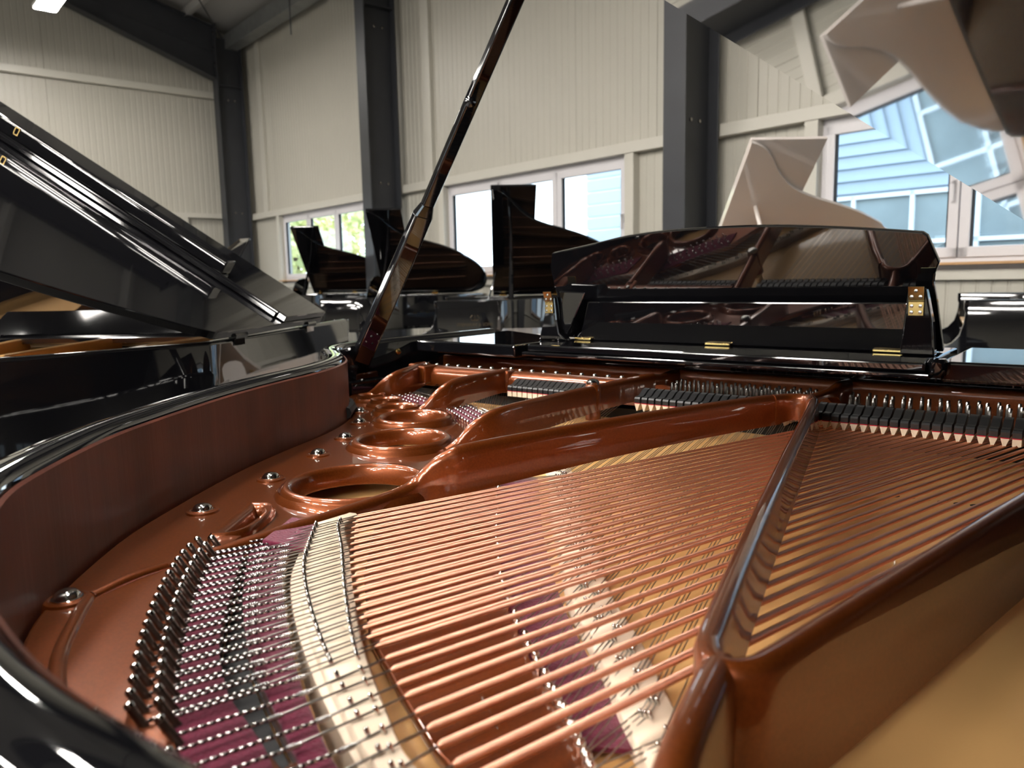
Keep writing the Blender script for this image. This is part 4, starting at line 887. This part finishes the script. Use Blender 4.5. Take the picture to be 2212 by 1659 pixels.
    for y in (lid_y + .10, lid_y + .62):
        if y < 1.4:
            m = MB(); m.box((-.004, y - .030, zt - .020), (.012, y + .030, zt + .006)); m.tube([(-.004, y - .035, zt + .006), (-.004, y + .035, zt + .006)], .009, 8); P(m, 'lid_hinge', hinge_m, sm=0)
            if lid:
                m = MB(); m.rings([[LPt(x, yy, -.002) for x, yy in ((.01, y - .03), (.065, y - .012), (.065, y + .012), (.01, y + .03))], [LPt(x, yy, 0.0005) for x, yy in ((.01, y - .03), (.065, y - .012), (.065, y + .012), (.01, y + .03))]]); P(m, 'lid_hinge', hinge_m, sm=0)
    for x, y in leg_pts or ((.10, .16), (W - .10, .16), (.28, 1.45)):
        m = MB(); m.lathe([(.05, .07), (.045, .11), (.040, .15), (.062, zt - .48), (.082, zt - .40), (.082, zt - .355)], 16, (x, y, 0)); lg = P(m, 'leg', paint, sm=40)
        m = MB(); m.lathe([(.012, .02), (.028, .03), (.028, .07)], 12, (x, y, 0)); m.box((x - .018, y - .028, .0), (x + .018, y + .028, .035)); P(m, 'caster', 'brass', lg, sm=0)
    m = MB(); m.box((W / 2 - .16, .22, .10), (W / 2 + .16, .34, .16))
    for x in (W / 2 - .10, W / 2 + .10): m.box((x - .015, .27, .16), (x + .015, .30, zt - .355))
    ly = P(m, 'pedal_lyre', paint, sm=0, bevel=.004)
    for k in (-1, 0, 1):
        m = MB(); m.box((W / 2 + k * .07 - .016, .10, .115), (W / 2 + k * .07 + .016, .24, .130)); P(m, 'pedal', 'brass', ly, sm=0, bevel=.005)
    return r
RZ = radians(130)
XL = Vector((cos(RZ), sin(RZ), 0)); YL = Vector((-sin(RZ), cos(RZ), 0))
def from_corner(c): return Vector((c[0], c[1], 0)) - XL * (1.488 * cos(radians(37)) - .03) - YL * .45
BACK = [((8.986, -6.44), 'black grand piano with raised lid farthest back, in front of the tree window'), ((6.424, -5.562), 'black grand piano with raised lid in front of the steel column'),
        ((4.185, -4.975), 'black grand piano with raised lid before the wide window, gilt lettering on its side')]
for c, lb in BACK:
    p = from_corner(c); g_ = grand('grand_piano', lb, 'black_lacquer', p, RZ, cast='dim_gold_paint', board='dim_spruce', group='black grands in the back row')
    if c[0] < 5:
        me = text_mesh('STEINWAY & SONS', .034, 'gilt_print'); o = bpy.data.objects.new('side_lettering', me); COL.objects.link(o); o.parent = g_
        o.location = (1.4815, .30, .765); o.rotation_euler = (pi / 2, 0, pi / 2)
        m = MB(); m.tube([(1.4812, .275, 0.810), (1.4812, .265, 0.833), (1.4812, .280, 0.850)], .003, 5); m.tube([(1.4812, .325, 0.810), (1.4812, .335, 0.833), (1.4812, .320, 0.850)], .003, 5); m.tube([(1.4812, .275, 0.810), (1.4812, .325, 0.810)], .003, 5); m.tube([(1.4812, .30, 0.810), (1.4812, .30, 0.850)], .002, 5)
        m.build('side_emblem', 'gilt_print', g_, local=True)
p = from_corner((1.754, -4.39)); grand('grand_piano', 'white grand piano with raised white lid in front of the window', 'white_lacquer', p, RZ, flap=.44, outl=[Vector((q.x, q.y if q.y < .6 else .6 + (q.y - .6) * 1.10)) for q in OUTL])
# black grand with its lid down, right of the music desk
grand('grand_piano', 'black grand piano with closed lid below the wooden window sill', 'black_lacquer', (.93, -6.20, 0), radians(100), lid=False, desk_up=False, z_top=.975)

# the black grand beside the near one, lid open towards the far side, seen from its hinge side
LO = spline([(0, 0), (0, .6), (0, 1.00), (.02, 1.09), (.10, 1.22), (.256, 1.43), (.36, 1.53), (.50, 1.58), (.64, 1.53), (.78, 1.36), (.92, 1.14), (1.08, .96), (1.28, .82), (1.42, .70), (1.48, .55), (1.48, .3), (1.48, 0)], 6)
grand('grand_piano', 'large black grand piano with golden frame, folded lid flap showing brass studs and a lock', 'black_lacquer', (2.361, -1.927, 0), radians(32.5), outl=LO, lid_angle=33.5, z_top=ZC - .142, lid_y=.30, flap=.34, lip=True, hinge_m='black_lacquer', leg_pts=((.10, .16), (1.38, .16), (.35, 1.25)))

def bench(loc, rz, label, seat):
    r = thing('piano_bench', label, 'bench', (loc[0], loc[1], FL), rz); ORG[r] = Vector((0, 0, 0))
    m = MB(); m.box((-.38, -.17, .44), (.38, .17, .50)); m.build('seat_cushion', seat, r, local=True, sm=0, bevel=.02, seg=4)
    m = MB(); m.box((-.37, -.16, .37), (.37, .16, .44)); m.build('seat_frame', 'black_lacquer', r, local=True, sm=0, bevel=.004)
    for x in (-.33, .33):
        for y in (-.12, .12):
            m = MB(); m.rings([[(x - w, y - w, z), (x + w, y - w, z), (x + w, y + w, z), (x - w, y + w, z)] for z, w in ((0, .018), (.37, .026))]); m.build('leg', 'black_lacquer', r, local=True, sm=0, bevel=.002)
q = from_corner((4.185, -4.975)) - YL * .42 + XL * .74
bench(q, RZ, 'black piano bench with cream cushion in front of the lettered black grand', 'cream_leather')

def F2(d, px): p = f0 * d + r0 * ((px - 1106) / 1660 * d); return p
p = F2(5.3, 1180); tb = thing('side_table', 'plain white side table behind the near piano, below the lettered black grand', 'table', (p.x, p.y, FL), -TH); ORG[tb] = Vector((0, 0, 0))
m = MB(); m.box((-.33, -.36, .745), (.33, .30, .775)); m.build('table_top', 'white_lacquer', tb, local=True, sm=0, bevel=.004)
for x in (-.29, .29):
    for y in (-.31, .25):
        m = MB(); m.box((x - .022, y - .022, 0), (x + .022, y + .022, .745)); m.build('leg', 'white_lacquer', tb, local=True, sm=0, bevel=.003)
p = F2(6.4, 520); ms = thing('music_stand', 'black music stand with brass edge behind the folded lid of the large black grand', 'music stand', (p.x, p.y, FL))
def PD(px, y, d): q = F2(d, px); return Vector((q.x, q.y, (602 - .02 * (px - 1106) - y) / 1660 * d))
a_, b_, c_ = PD(486, 557, 6.3), PD(536, 521, 6.45), PD(556, 519, 6.2); nn_ = (b_ - a_).cross(c_ - b_).normalized() * .012
lo_ = PD(530, 562, 6.2)
m = MB(); m.rings([[a_ + nn_ * t_, b_ + nn_ * t_, c_ + nn_ * t_, lo_ + nn_ * t_] for t_ in (-1, 0)]); dk = m.build('desk', 'black_lacquer', ms, sm=0, bevel=.003)
m = MB(); m.obox((a_ + b_) / 2 + nn_ * .2, (b_ - a_) / 2, Vector((0, 0, .013)), f0 * .012); m.build('ledge', 'brass', dk, sm=0, bevel=.002)
m = MB(); m.obox((b_ + c_) / 2 + nn_ * .2, (c_ - b_) / 2, Vector((0, 0, .009)), f0 * .012); m.build('ledge', 'nickel', dk, sm=0, bevel=.002)
m = MB(); m.tube([(p.x, p.y, FL + .12), (p.x, p.y, .24)], .012, 10); m.build('pole', 'nickel', ms)
for k in range(3):
    a = 2 * pi * k / 3; m = MB(); m.tube([(p.x, p.y, FL + .30), (p.x + .26 * cos(a), p.y + .26 * sin(a), FL + .010)], .009, 8); m.build('leg', 'nickel', ms)
